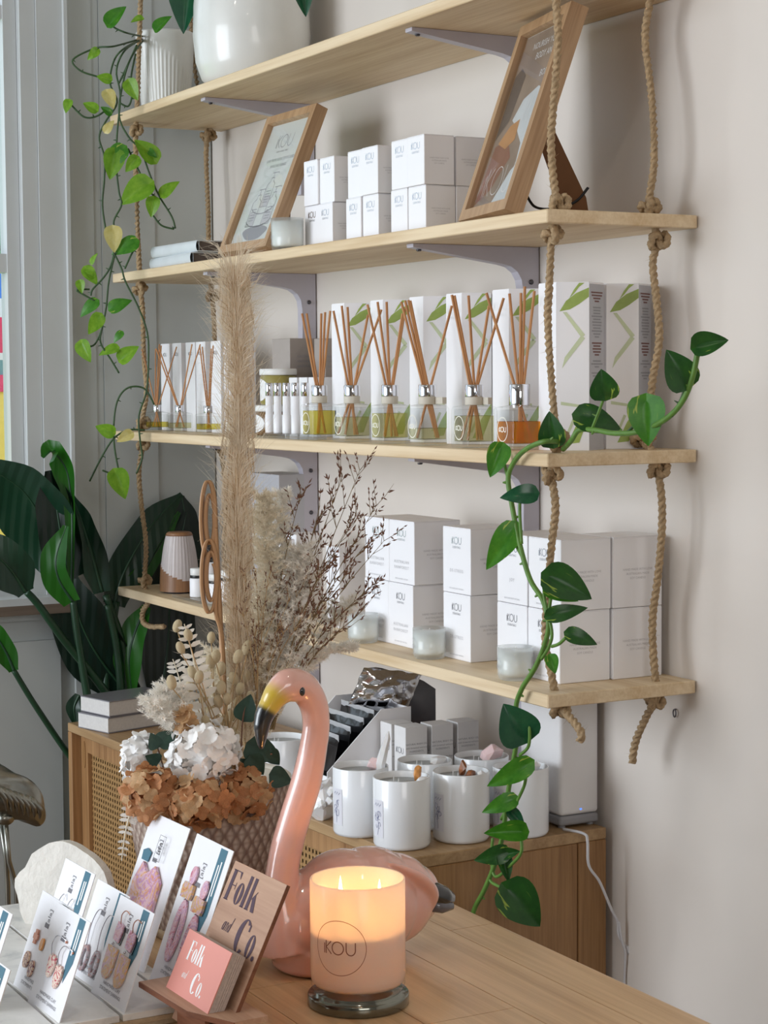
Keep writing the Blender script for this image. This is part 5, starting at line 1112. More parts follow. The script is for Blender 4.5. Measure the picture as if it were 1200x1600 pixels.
def vine(parent, pts, Y, r=.0022, mt='vine_stem', nodes=True, fn=None):
    P = bez([(fn(*p) if fn else onY(p[0], p[1], Y+(p[2] if len(p) > 2 else 0))) for p in pts], 6); MB().tube(P, r, 7).build('stem', mt, parent, True)
    if nodes:
        for i in range(4, len(P)-1, 7):
            d = (P[i]-P[i-1]).normalized().orthogonal(); MB().tube([P[i], P[i]+d*.006*(1 if i % 2 else -1)], [r*.9, r*.3], 5).build('node', mt, parent)
# ---- ribbed pot with trailing vine on the top shelf
za = ZS['A']; YP = -.165; c = onY(258, 120, YP); hp = onY(258, 52, YP).z-za
pm('glaze_white', (226, 226, 222), .3, var=.02, scale=20, coat=.5)
rp = thing('ribbed_pot', 'white ceramic pot with slanting ribs on the top shelf', 'pot', (c.x, YP, za+.0003)); R0 = .066
def rf(r, z, q):
    a = (math.degrees(q)+360) % 360; lim = hp*(.95-.9*(((a+70) % 360)/200)); return r-(.0022*(.5+.5*math.cos(q*44)) if z < lim and z > .012 and z < hp-.008 else 0)
prof = [(R0*.72, 0), (R0*.80, .004)]+[(R0*(.80+.20*math.sin(math.pi/2*(i/26))), .004+(hp-.008)*i/26) for i in range(1, 27)]+[(R0*.985, hp), (R0*.95, hp-.001), (R0*.90, hp-.03)]
MB().lathe(prof, 176, (0, 0, 0), rf).build('body', 'glaze_white', rp, True); pm('soil', (60, 46, 36), .9, var=.2, scale=90)
MB().lathe([(R0*.92, hp-.022), (0, hp-.02)], 32).build('soil', 'soil', rp)
pv = thing('trailing_vine', 'trailing pothos vine with lime leaves spilling from the ribbed pot', 'plant', (0, 0, 0)); YV = -.292
VPT = V((-1.575, -.30, 1.7)); PTOP = V((rp.location.x, rp.location.y, za+hp))
def lv(x, y, o_=0): return onV(x, y, VPT+FWH*o_, FWH)
toff = (PTOP-VPT).dot(FWH); top = (228, 58, toff)
for pts in ([top, (200, 52), (182, 45), (173, 38)], [top, (180, 72), (150, 75), (114, 93), (125, 110), (150, 119), (170, 124)], [top, (195, 75), (178, 95), (172, 130), (183, 160), (165, 190), (155, 215), (163, 245), (163, 280), (160, 320), (165, 358)],
            [top, (196, 78), (182, 110), (188, 150), (183, 210), (182, 260), (186, 300), (190, 320), (178, 345), (180, 365), (178, 395), (172, 418), (160, 436), (145, 452), (142, 462)], [top, (205, 90), (192, 130), (186, 180), (200, 213), (220, 235), (233, 270), (248, 305), (268, 338), (274, 357)],
            [(180, 395), (170, 440), (166, 480), (160, 510), (157, 535), (172, 560), (186, 583)], [(178, 395), (190, 420), (196, 440), (216, 480), (230, 520), (232, 560), (229, 610), (217, 650), (219, 690), (222, 715), (213, 740)], [(241, 632), (225, 607), (200, 606), (184, 625), (178, 660), (179, 700), (188, 748)],
            [(226, 672), (200, 672), (178, 685), (160, 712), (140, 752)], [(160, 512), (148, 538), (132, 542)], [(250, 312), (232, 296), (200, 232)], [(238, 335), (252, 352), (272, 358)], [(215, 380), (205, 398), (195, 420)], [(108, 160), (130, 182), (150, 182), (168, 170)], [(186, 130), (198, 105), (214, 70)], [(186, 160), (200, 166), (206, 150), (205, 120), (212, 84)], [(140, 452), (120, 453), (130, 460), (148, 470)], [(160, 735), (178, 742)]):
    vine(pv, pts, YV, .0021, fn=lv)
for bx_, by_, tx_, ty_, mt, k in ((172, 38, 196, 9, 'leaf_mid', 2), (246, 47, 267, 24, 'leaf_mid', 2), (222, 30, 204, 34, 'leaf_lime', 2), (152, 78, 137, 92, 'leaf_lime', 1), (172, 124, 151, 119, 'leaf_lime', 0), (108, 158, 102, 176, 'leaf_lime', 0), (150, 172, 130, 160, 'leaf_lime', 0), (172, 178, 158, 166, 'leaf_mid', 0), (167, 144, 178, 169, 'leaf_yellow', 0), (202, 128, 214, 156, 'leaf_lime', 0), (240, 250, 212, 216, 'leaf_lime', 0), (232, 235, 244, 244, 'leaf_mid', 1), (214, 248, 196, 268, 'leaf_lime', 0), (192, 233, 160, 262, 'leaf_mid', 1), (180, 238, 172, 280, 'leaf_lime', 0), (232, 288, 186, 317, 'leaf_lime', 0), (254, 304, 275, 280, 'leaf_lime', 1), (240, 311, 236, 339, 'leaf_lime', 0), (176, 358, 179, 394, 'leaf_yellow', 0), (211, 379, 172, 392, 'leaf_mid', 1), (143, 411, 148, 395, 'leaf_lime', 1), (134, 420, 152, 442, 'leaf_lime', 1), (146, 432, 132, 424, 'leaf_lime', 0), (125, 440, 128, 458, 'leaf_lime', 0), (150, 472, 122, 490, 'leaf_mid', 1), (174, 482, 202, 466, 'leaf_mid', 1), (156, 494, 139, 522, 'leaf_lime', 1), (128, 536, 140, 566, 'leaf_lime', 0), (182, 544, 153, 549, 'leaf_lime', 1), (190, 562, 215, 540, 'leaf_lime', 0), (176, 676, 149, 666, 'leaf_lime', 0), (180, 739, 197, 779, 'leaf_lime', 0), (165, 205, 176, 188, 'leaf_yellow', 1), (190, 520, 176, 533, 'leaf_mid', 1), (205, 678, 182, 690, 'leaf_yellow', 2)):
    leaf_at(pv, lv(bx_, by_, -.003), lv(tx_, ty_, -.010), mt, k, width=.9)
# ---- big smooth pot with dark leaves
YB = -.148; c = onY(394, 110, YB); bp = thing('large_white_pot', 'large smooth white egg-shaped pot on the top shelf', 'pot', (c.x, YB, za+.0003)); RB = .122
MB().lathe([(RB*.55, 0), (RB*.72, .004), (RB*.86, .020), (RB*.96, .055), (RB, .11), (RB*.985, .17), (RB*.92, .24), (RB*.84, .29), (RB*.80, .29), (RB*.86, .25)], 72).build('body', 'glaze_white', bp, True); MB().lathe([(RB*.84, .265), (0, .27)], 32).build('soil', 'soil', bp)
pl2 = thing('potted_rubber_plant', 'dark-leaved plant in the large white pot with drooping leaf tips', 'plant', (0, 0, 0)); bc = V((c.x, YB, za+.27))
for b_, t_, st in (((470, -40), (478, 24), 1), ((300, -60), (284, 50), 1), ((420, -120), (520, -160), 1), ((380, -120), (330, -190), 1)):
    B = onY(b_[0], b_[1], YB-.10); T_ = onV(t_[0], t_[1], B-FWH*.02, FWH); MB().tube(bez([bc, (bc+B)/2+V((0, 0, .07)), B], 6), .003, 6).build('stem', 'vine_stem', pl2, True); leaf_at(pl2, B, T_, 'leaf_teal', 2, width=.75)
# ---- right pothos on the third shelf
pr_ = thing('variegated_vine', 'variegated pothos vine winding round the right ropes and hanging to the table', 'plant', (0, 0, 0)); YW = -.292
vine(pr_, [(880, 702, .02), (893, 688, .0), (905, 672), (930, 672), (960, 677), (1000, 674), (1040, 655), (1066, 628), (1082, 590), (1091, 545)], YW+.03, .0040, 'vine_light')
vine(pr_, [(906, 670), (907, 650)], YW+.03, .0025); vine(pr_, [(925, 670), (937, 640), (945, 618)], YW+.03, .0022, 'vine_light'); vine(pr_, [(980, 675), (1000, 655), (1010, 628)], YW+.03, .0022); vine(pr_, [(1050, 650), (1066, 620), (1070, 598)], YW+.03, .0022)
hang = [(872, 690, .03), (850, 690), (822, 702), (803, 722), (794, 748), (800, 790), (812, 850), (828, 905), (848, 938), (857, 975), (850, 1010), (835, 1045), (816, 1075), (806, 1105), (808, 1150), (800, 1200), (792, 1250), (786, 1300), (775, 1345), (757, 1390), (742, 1418), (736, 1440)]
vine(pr_, hang, YW, .0040, 'vine_light')
for pts in ([(782, 700), (788, 725), (794, 748)], [(833, 772), (815, 775), (812, 800), (815, 850)], [(800, 826), (806, 850), (815, 868)], [(858, 900), (850, 930), (862, 985), (858, 1010), (846, 1030)], [(862, 925), (857, 960)], [(890, 990), (875, 1005), (862, 1010)], [(815, 1152), (826, 1130), (826, 1165), (812, 1180)], [(822, 1195), (820, 1225), (805, 1260), (795, 1300)], [(800, 1250), (783, 1280)], [(812, 1300), (815, 1330), (800, 1350), (775, 1370), (768, 1345), (770, 1310)], [(795, 1392), (770, 1380), (765, 1372)]): vine(pr_, pts, YW, .0026, 'vine_light', False)
for bx_, by_, tx_, ty_, mt, k, w_ in ((864, 692, 858, 644, 'leaf_dark', 0, 1.0), (945, 619, 940, 578, 'leaf_dark', 0, 1.25), (906, 650, 973, 666, 'leaf_dark', 1, .85), (1010, 627, 1012, 696, 'leaf_mid', 0, .98), (1070, 600, 1044, 547, 'leaf_dark', 0, 1.05), (1088, 543, 1138, 530, 'leaf_dark', 2, 1.0), (783, 699, 766, 745, 'leaf_mid', 0, .85), (834, 771, 785, 774, 'leaf_teal', 1, .8), (801, 826, 760, 888, 'leaf_mid', 1, .7), (858, 901, 926, 934, 'leaf_dark', 0, .85), (856, 922, 903, 938, 'leaf_mid', 1, .6), (860, 962, 916, 948, 'leaf_dark', 1, .6), (889, 990, 933, 1004, 'leaf_dark', 1, .75), (860, 1026, 868, 1052, 'leaf_mid', 0, .9), (818, 1152, 788, 1102, 'leaf_teal', 0, 1.25), (824, 1194, 764, 1230, 'leaf_mid', 1, .65), (802, 1249, 755, 1268, 'leaf_mid', 1, .7), (798, 1268, 820, 1292, 'leaf_teal', 2, .8), (816, 1300, 757, 1301, 'leaf_mid', 2, .7), (790, 1332, 744, 1346, 'leaf_dark', 1, .8), (788, 1335, 812, 1330, 'leaf_dark', 2, .9), (785, 1335, 795, 1378, 'leaf_dark', 2, .7), (793, 1390, 846, 1448, 'leaf_dark', 0, 1.0)):
    Y = YW+.03 if by_ < 698 and bx_ > 850 else YW; leaf_at(pr_, onY(bx_, by_, Y-.006), onV(tx_, ty_, onY(bx_, by_, Y-.006)-FWH*.01, FWH), mt, k, width=w_, face=-FW+V((rnd.uniform(-.2, .2), rnd.uniform(-.2, .2), rnd.uniform(0, .35))))
# ================================================================== BIRD OF PARADISE PLANT
def bigleafmat(name, a, b, transl):
    mt, nt, bs = new(name); co = coords(nt, (1, 1, 1)); wv = nt.nodes.new('ShaderNodeTexWave'); wv.bands_direction = 'Y'; wv.inputs['Scale'].default_value = 16; wv.inputs['Distortion'].default_value = .6; link(nt, co, wv.inputs[0])
    f = noise(nt, co, 4, 3); c = ramp(nt, f, [(.3, lin(a)), (.7, lin(b))]); link(nt, c, bs.inputs['Base Color']); bs.inputs['Roughness'].default_value = .3; bump(nt, wv.outputs['Fac'], bs, .10, .02)
    out = nt.nodes['Material Output']; t = nt.nodes.new('ShaderNodeBsdfTranslucent'); link(nt, c, t.inputs[0]); mx = nt.nodes.new('ShaderNodeMixShader'); mx.inputs[0].default_value = transl; link(nt, bs.outputs[0], mx.inputs[1]); link(nt, t.outputs[0], mx.inputs[2]); link(nt, mx.outputs[0], out.inputs[0])
bigleafmat('strelitzia_dark', (14, 44, 30), (26, 62, 42), .12); bigleafmat('strelitzia_green', (30, 88, 22), (46, 112, 30), .38); bigleafmat('strelitzia_shaded', (10, 28, 20), (16, 38, 28), .06); pm('strelitzia_stem', (26, 62, 38), .4, var=.15, scale=20)  # the darkest leaf colour has the shade of shadowed leaves put in
bop = thing('strelitzia_plant', 'large dark-leaved bird of paradise plant beside the window', 'plant', (0, 0, 0))
def paddle(mid, wid, mt, fold=.35, X=-1.74, face=None, wave=.0):
    """mid: px points base->tip (+dx), wid: half width in px at each, fold: V fold"""
    P = bez([onX(p[0], p[1], X+(p[2] if len(p) > 2 else 0)) for p in mid], 7); n_ = len(P); ww = []
    for i in range(n_):
        u = i/(n_-1)*(len(wid)-1); k = min(int(u), len(wid)-2); f_ = u-k; f_ = f_*f_*(3-2*f_); ww.append((wid[k]*(1-f_)+wid[k+1]*f_)*depth(P[i])/F)
    vs = []; fs = []; nu = 10; fc = face if face is not None else -FW
    for i, p in enumerate(P):
        t = (P[min(i+1, n_-1)]-P[max(i-1, 0)]).normalized(); s_ = t.cross(fc).normalized(); nrm = s_.cross(t).normalized()
        for k in range(nu+1):
            u = k/nu*2-1; vs.append(p+s_*u*ww[i]*math.cos(fold*abs(u)*.6)+nrm*(abs(u)**1.3*ww[i]*math.sin(fold)+wave*ww[i]*math.sin(i*.9+u*2)*abs(u)))
    for i in range(n_-1):
        for k in range(nu): a = i*(nu+1)+k; fs.append((a, a+1, a+nu+2, a+nu+1))
    lf = MB().add(vs, fs).build('leaf', mt, bop, True); MB().tube(P, [.0042*(1-.8*i/(n_-1)) for i in range(n_)], 6).build('midrib', 'strelitzia_stem', lf, True); return lf
PB = V((-1.765, -.30, .16))
def stalk(pts, X, r=(.011, .008)):
    P = [onX(p[0], p[1], X) for p in pts]; P = bez([V((PB.x, P[0].y*.35+PB.y*.65, .22)), P[0]-V((0, (P[0].y-PB.y)*.25, .16))]+P, 6) if True else P
    MB().tube(P, [r[0]+(r[1]-r[0])*i/(len(P)-1) for i in range(len(P))], 10).build('stalk', 'strelitzia_stem', bop, True)
stalk([(190, 1130), (160, 1075), (100, 1000), (60, 945), (42, 925)], -1.735); stalk([(150, 1180), (136, 1085), (122, 1000), (114, 938)], -1.73); stalk([(176, 1180), (165, 1085), (172, 1010), (182, 940)], -1.80); stalk([(180, 1250), (120, 1195), (60, 1110), (20, 1045)], -1.72, (.009, .006)); stalk([(190, 1100), (182, 1010), (168, 945)], -1.75); stalk([(196, 1100), (192, 1010), (165, 930)], -1.76)
paddle([(112, 905, .02), (88, 850), (60, 800), (28, 760), (-30, 725)], [30, 52, 66, 56, 24], 'strelitzia_dark', .25, -1.70, -FW+V((0, -.3, -.5)))        # broad left leaf
paddle([(112, 935, .05), (113, 860, .05), (112, 790, .05), (104, 735, .05), (82, 706, .05), (68, 716, .06)], [4, 8, 11, 20, 18, 5], 'strelitzia_green', .7, -1.68, -FW+V((-.5, 0, .2)))   # curled rim
paddle([(112, 905, .03), (98, 850, .03), (88, 790, .03), (78, 735, .03)], [10, 34, 32, 8], 'strelitzia_shaded', .5, -1.69)          # inner fold, its shade put into the darker leaf colour
paddle([(114, 940, .07), (92, 905, .07), (88, 870, .07), (104, 822, .07)], [16, 25, 24, 6], 'strelitzia_green', .35, -1.67, -FW+V((-.35, -.2, .1)))   # lower lobe, light through it put into the greener colour
paddle([(40, 926, .03), (20, 895, .03), (-8, 868, .03), (-60, 850, .03)], [14, 36, 34, 12], 'strelitzia_dark', .3, -1.66, -FW+V((0, 0, .55)))
paddle([(160, 925), (145, 870), (128, 815), (113, 775)], [14, 24, 18, 4], 'strelitzia_dark', .3, -1.755)
paddle([(178, 945, .03), (196, 890, .03), (238, 820, .02), (284, 772, .01)], [18, 30, 25, 4], 'strelitzia_dark', .10, -1.838, V((1, 0, .25)))
paddle([(184, 925, .02), (215, 905, .03), (245, 860, .02), (280, 800, .02)], [6, 16, 15, 3], 'strelitzia_green', .08, -1.836, V((1, 0, 0)))
paddle([(200, 1085), (150, 1020), (122, 960), (112, 900)], [24, 50, 45, 10], 'strelitzia_shaded', .2, -1.79)
paddle([(250, 1100, .0), (262, 1010, .0), (268, 920, .0), (292, 800, .0)], [20, 46, 40, 6], 'strelitzia_shaded', .04, -1.845, V((1, 0, 0)))
paddle([(298, 910), (296, 860), (290, 810), (284, 775)], [20, 26, 20, 4], 'strelitzia_shaded', .04, -1.847, V((1, 0, 0)))
paddle([(230, 948, .0), (212, 985, .0), (202, 1030, .0), (206, 1080, .0)], [8, 22, 26, 10], 'strelitzia_green', .25, -1.745, -FW+V((-.3, -.2, 0)))
paddle([(22, 1048, .03), (10, 1020, .03), (-8, 990, .03), (-20, 965, .03)], [8, 18, 18, 5], 'strelitzia_green', .3, -1.70, -FW+V((-.3, 0, .3)))
paddle([(124, 1086, .03), (116, 1105, .03), (118, 1128, .03)], [7, 13, 6], 'strelitzia_dark', .2, -1.70)
pm('planter_dark', (70, 70, 72), .6, var=.05); plt = thing('floor_planter', 'dark floor planter holding the bird of paradise behind the sideboard', 'planter', (-1.755, -.30, 0)); MB().lathe([(.075, 0), (.085, .01), (.098, .22), (.092, .22), (.09, .19), (0, .19)], 40).build('body', 'planter_dark', plt, True)
# ================================================================== DRIED FLOWER ARRANGEMENT
PC = onZ(330, 1452, TZ); PC = V((PC.x, PC.y, TZ)); AX = PC.x
mt, nt, bs = new('woven_pot'); vc = nt.nodes.new('ShaderNodeVertexColor'); vc.layer_name = 'Col'; link(nt, vc.outputs[0], bs.inputs['Base Color']); bs.inputs['Roughness'].default_value = .7
pot = thing('woven_pot', 'taupe pot with woven cane relief holding the dried flowers', 'pot', (PC.x, PC.y, TZ+.0004)); PH = .195
def pprof(u): return .072+.030*math.sin(u*1.5)
nu, nv = 300, 110; vs = []; fs = []; cols = []; ca_, cb2 = V(lin((128, 104, 92))), V(lin((194, 178, 164)))
for j in range(nv+1):
    v = j/nv
    for i in range(nu):
        q = 2*math.pi*i/nu; a, b_ = q*42, v*PH/(.085*2*math.pi/42)*2*math.pi*.5
        s1 = .5+.5*math.cos(a+b_*1.0); s2 = .5+.5*math.cos(a-b_*1.0); s3 = .5+.5*math.cos(b_*2); wv_ = max(s1**3, s2**3)*.8+.4*s3**4; wv_ = min(1, wv_)
        r = pprof(v)+.0024*wv_; vs.append((r*math.cos(q), r*math.sin(q), .012+v*(PH-.012))); cols.append(cb2.lerp(ca_, min(1, wv_*1.25)))
for j in range(nv):
    for i in range(nu): fs.append((j*nu+i, j*nu+(i+1) % nu, (j+1)*nu+(i+1) % nu, (j+1)*nu+i))
o = MB().add(vs, fs).build('woven_wall', 'woven_pot', pot, True); ca = o.data.color_attributes.new('Col', 'FLOAT_COLOR', 'POINT')
for i, c_ in enumerate(cols): ca.data[i].color = (c_.x, c_.y, c_.z, 1)
MB().lathe([(.070, 0), (.0745, .001), (.0755, .012), (.072, .013)], 64).build('base_ring', 'board_ply', pot, True); MB().lathe([(pprof(1), PH), (pprof(1)+.003, PH+.002), (pprof(1)-.002, PH+.005), (pprof(1)-.008, PH), (pprof(1)-.010, PH-.03), (0, PH-.032)], 64).build('rim', 'collar_clay', pot, True)
RZ = TZ+PH
def ap(x, y, dx=0): return onX(x, y, AX+dx)
def GA(g): return g
# --- hydrangea florets
def petal_floret(cup, seed):
    rr = random.Random(seed); vs = []; fs = []
    for k in range(4):
        a = k*math.pi/2+rr.uniform(-.15, .15); d = V((math.cos(a), math.sin(a), 0)); s_ = V((-d.y, d.x, 0)); o_ = len(vs); tl = rr.uniform(-.05, .12)
        for j in range(5):
            u = j/4; w_ = .54*math.sin(math.pi*min(1, .06+.86*u)**1.25)**.75
            for i in range(5): t_ = i/2-1; vs.append(d*(u*.98)+s_*(t_*w_)+V((0, 0, cup*u*u+tl*u-.14*t_*t_*u+.015*rr.uniform(-1, 1))))
        for j in range(4):
            for i in range(4): a_ = o_+j*5+i; fs.append((a_, a_+1, a_+6, a_+5))
    return MB().add(vs, fs).mesh('floret', True)
pm('hydrangea_white', (252, 251, 250), .6, var=.01, transl=.2); pm('hydrangea_rust', (200, 142, 96), .6, var=.15, scale=8, transl=.35); pm('hydrangea_tan', (214, 176, 132), .6, var=.12, scale=8, transl=.35); pm('dry_stem', (176, 148, 108), .8, var=.1); pm('core_white', (205, 198, 190), .8, var=.05); pm('core_rust', (120, 72, 40), .8, var=.1)
FM = {}
for mt in ('hydrangea_white', 'hydrangea_rust', 'hydrangea_tan'):
    for k in range(3): me = petal_floret(.15+.12*k, k+5); me.materials.append(MATS[mt]); FM[(mt, k)] = me
def hydrangea(label, cx, cy, dx, rx, ry, mt, core, n, fs_=.0105, seed=1):
    rr = random.Random(seed); c_ = ap(cx, cy, dx); k_ = depth(c_)/F; rx, ry = rx*k_, ry*k_; t = thing('hydrangea_head', label, 'flower', c_, 0, 'hydrangea heads in the dried arrangement')
    MB().ball((0, 0, 0), 1, 16, 10, (rx*.80, rx*.80, ry*.80)).build('core', core, t, True)
    if mt == 'hydrangea_white': MB().tube([(0, 0, -ry*.7), ((PC.x-c_.x)*.7, (PC.y-c_.y)*.7, RZ-.02-c_.z)], .003, 6).build('stem', 'dry_stem', t)
    g_ = math.pi*(3-math.sqrt(5))
    for i in range(n):
        z = 1-2*(i+.5)/n; r_ = math.sqrt(1-z*z); a = i*g_; d = V((r_*math.cos(a), r_*math.sin(a), z))
        if d.dot(V((-FW.x, -FW.y, 0)).normalized()) < -.45: continue
        p = V((d.x*rx, d.y*rx, d.z*ry))*rr.uniform(.86, 1.06); nn = (d+V((rr.gauss(0, .3), rr.gauss(0, .3), rr.gauss(0, .3)))).normalized(); x = nn.orthogonal().normalized(); x = M.Rotation(rr.uniform(0, 6.28), 3, nn) @ x; y = nn.cross(x); s_ = fs_*rr.uniform(.85, 1.25)
        o = bpy.data.objects.new('floret', FM[(mt if mt == 'hydrangea_white' or rr.random() < .6 else 'hydrangea_tan', rr.randrange(3))]); COL.objects.link(o); o.parent = t; o.matrix_local = frame(p, x*s_, y*s_, nn*s_)
hydrangea('big white hydrangea head at the front of the dried arrangement', 318, 1178, .075, 54, 46, 'hydrangea_white', 'core_white', 90, .0108, 1)
hydrangea('white hydrangea head at the left edge of the dried arrangement', 218, 1190, .02, 26, 42, 'hydrangea_white', 'core_white', 56, .0098, 2)
hydrangea('rust brown hydrangea head, left one over the pot rim', 238, 1240, .075, 42, 40, 'hydrangea_rust', 'core_rust', 64, .0105, 3)
hydrangea('rust brown hydrangea head, centre one over the pot rim', 310, 1250, .105, 54, 36, 'hydrangea_rust', 'core_rust', 76, .0105, 4)
hydrangea('rust brown hydrangea head, right one beside the flamingo neck', 380, 1240, .098, 40, 40, 'hydrangea_rust', 'core_rust', 60, .0105, 5)
hydrangea('small tan hydrangea sprig above the white heads', 289, 1128, .06, 12, 22, 'hydrangea_tan', 'core_rust', 18, .0095, 6)
# --- pampas plume
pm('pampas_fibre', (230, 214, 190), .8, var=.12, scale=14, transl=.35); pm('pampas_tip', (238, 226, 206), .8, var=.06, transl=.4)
pp = thing('pampas_plume', 'tall beige pampas grass plume rising from the arrangement', 'dried grass', (0, 0, 0), 0); rr = random.Random(9)
axis = bez([ap(385, 1180), ap(378, 1080), ap(372, 950), ap(371, 800), ap(373, 650), ap(371, 520), ap(364, 405)], 20); na = len(axis)
MB().tube(axis[:int(na*.95)], .0026, 7).build('stem', 'dry_stem', pp, True)
sv = V((RT.x, RT.y, 0)).normalized(); dv = V((FW.x, FW.y, 0)).normalized()
def strand(b, P, wd):
    vs = []
    for i, p in enumerate(P):
        t = (P[min(i+1, len(P)-1)]-P[max(i-1, 0)]).normalized(); s_ = t.cross(FW).normalized()*wd*(1-.8*i/(len(P)-1)); vs += [p+s_, p-s_]
    b.add(vs, [(2*i, 2*i+1, 2*i+3, 2*i+2) for i in range(len(P)-1)])
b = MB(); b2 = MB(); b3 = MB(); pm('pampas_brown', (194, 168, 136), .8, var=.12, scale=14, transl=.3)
for k in range(5200):
    u = rr.random(); i = int((.05+.90*u)*(na-1)); base = axis[i]; a = rr.uniform(0, 6.283); ra = .017*rr.random()**.7*(1.05 if u > .35 else .65+u); ln = rr.uniform(.05, .13)
    off = sv*math.cos(a)*ra+dv*math.sin(a)*ra; j = min(na-1, i+int(ln/.95*na*.55)); tip = axis[j]+off*1.15+V((0, 0, (ln*.25 if j == na-1 else 0)))
    out_ = rr.random() < .10; fly = rr.uniform(.004, .016) if u > .45 else .004
    if out_: tip += (off.normalized() if off.length > 0 else sv)*fly*2.4
    mid = (base+off*.55+tip)/2+off*.35
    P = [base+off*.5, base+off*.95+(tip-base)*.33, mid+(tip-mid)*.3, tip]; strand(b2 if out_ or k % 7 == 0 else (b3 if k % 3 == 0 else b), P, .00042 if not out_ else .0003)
for k in range(520):                                   # frayed crown
    i = int(na*rr.uniform(.80, .97)); base = axis[min(na-1, i)]; a = rr.uniform(0, 6.283); o_ = sv*math.cos(a)+dv*math.sin(a)*.7; ln = rr.uniform(.02, .055)
    strand(b2, [base+o_*.006, base+o_*(.010+ln*.25)+V((0, 0, ln*.6)), base+o_*(.012+ln*.65)+V((0, 0, ln*.75+rr.uniform(-.012, .008)))], .0003)
for k in range(260):                                   # loose side hairs
    i = int(na*rr.uniform(.12, .9)); base = axis[i]; s_ = rr.choice((-1, -1, 1)); o_ = sv*s_; ln = rr.uniform(.03, .07)
    strand(b2, [base+o_*.014, base+o_*(.018+ln*.22)+V((0, 0, ln*.5)), base+o_*(.020+ln*.5)+V((0, 0, ln*.8+rr.uniform(-.03, .01)))], .00022)
stuff(b.build('plume_fibres', 'pampas_fibre', pp)); stuff(b3.build('brown_fibres', 'pampas_brown', pp)); stuff(b2.build('loose_hairs', 'pampas_tip', pp))  # straw, brown and pale strands mixed for contrast
# --- cane spiral
wood('cane_strip', (196, 156, 116), (168, 128, 92), 2, 3, .5)
cs_ = thing('cane_spiral', 'flat rattan cane curled into two spirals beside the pampas plume', 'dried stem', (0, 0, 0))
def strip(pts, wd, name):
    P = bez(pts, 5); b = MB(); vs = []; d_ = V((FW.x, FW.y, 0)).normalized()
    for i, p in enumerate(P):
        t = (P[min(i+1, len(P)-1)]-P[max(i-1, 0)]).normalized(); n_ = t.cross(d_); n_ = n_.normalized() if n_.length > 1e-5 else sv; h_ = n_*.0013; q = (d_+sv*.45).normalized()*wd
        vs += [p+q+h_, p+q-h_, p-q-h_, p-q+h_]
    fs = []
    for i in range(len(P)-1):
        for k in range(4): fs.append((4*i+k, 4*i+(k+1) % 4, 4*i+4+(k+1) % 4, 4*i+4+k))
    fs += [(0, 1, 2, 3)[::-1], tuple(4*(len(P)-1)+k for k in range(4))]; return b.add(vs, fs).build(name, 'cane_strip', cs_, True)
def spir(cx, cy, rx, ry, turns, a0, k=.62, dxs=0): return [(cx+rx*(1-k*t/turns)*math.cos(a0+2*math.pi*t)+3*t, cy-ry*(1-k*t/turns)*math.sin(a0+2*math.pi*t)) for t in [i*turns/(turns*10) for i in range(int(turns*10)+1)]]
strip([ap(x, y) for x, y in [(352, 1180), (349, 1080), (345, 980), (341, 900), (337, 830)]+spir(324, 816, 13, 70, 2.1, -.1)], .0035, 'upper_spiral')
strip([ap(x, y, .004) for x, y in [(352, 1180), (350, 1060), (346, 990), (338, 960)]+[(338-0, 930)]+spir(326, 905, 14, 66, 2.2, .1)], .0035, 'lower_spiral')
# --- brown seeded grass
pm('seed_brown', (118, 84, 68), .8, var=.15, scale=40); pm('twig_olive', (128, 108, 74), .8, var=.1)
def spray(label, base, tips, seed, mtb, nside, slen, seedsz):
    rr = random.Random(seed); t = thing('seeded_grass', label, 'dried grass', (0, 0, 0), 0, 'brown seeded grass in the arrangement'); st_ = MB(); sd = MB()
    for x, y, dx in tips:
        A, B = ap(base[0]+rr.uniform(-8, 8), base[1]), ap(x, y, dx); mid = (A+B)/2+V((rr.uniform(-.01, .01), rr.uniform(-.012, .004), .02)); P = bez([A, mid, B], 12); st_.tube(P, [.0011-.0008*i/(len(P)-1) for i in range(len(P))], 4)
        for k in range(nside):
            i = rr.randrange(int(len(P)*.38), len(P)); p = P[i]; d = (P[min(i+1, len(P)-1)]-P[i-1]).normalized(); sdv = (sv*rr.uniform(-1, 1)+dv*rr.uniform(-.7, .7)+V((0, 0, rr.uniform(.0, .6)))).normalized(); d2 = (d*1.0+sdv*.75).normalized(); L = slen*rr.uniform(.4, 1.1); q = p+d2*L+V((0, 0, L*.1)); st_.tube([p, p+d2*L*.5, q], [.0005, .0004, .0002], 3)
            for s_ in range(5):
                r_ = p+(q-p)*rr.uniform(.25, 1.05); e = (d2+V((rr.gauss(0, .45), rr.gauss(0, .45), rr.gauss(0, .45)))).normalized()*seedsz*rr.uniform(.7, 1.3); w_ = e.orthogonal().normalized()*seedsz*.16; w2 = e.cross(w_).normalized()*seedsz*.16
                o_ = len(sd.v); sd.v += [tuple(r_), tuple(r_+e*.4+w_), tuple(r_+e*.4-w_*.5+w2), tuple(r_+e*.4-w_*.5-w2), tuple(r_+e)]; sd.f += [(o_, o_+1, o_+2), (o_, o_+2, o_+3), (o_, o_+3, o_+1), (o_+4, o_+2, o_+1), (o_+4, o_+3, o_+2), (o_+4, o_+1, o_+3)]
    stuff(st_.build('stems', mtb, t)); stuff(sd.build('seeds', 'seed_brown', t))
spray('tall brown seeded grass fanning out to the upper right', (420, 1140), [(588, 790, .0), (560, 800, .02), (535, 745, .0), (572, 850, .02), (470, 770, .0), (600, 845, -.02), (510, 815, 0), (562, 735, -.02), (540, 900, .03), (575, 920, .02), (520, 860, .04), (500, 790, -.03), (485, 860, .0), (560, 960, .03), (455, 800, -.03)], 21, 'twig_olive', 16, .036, .0075)
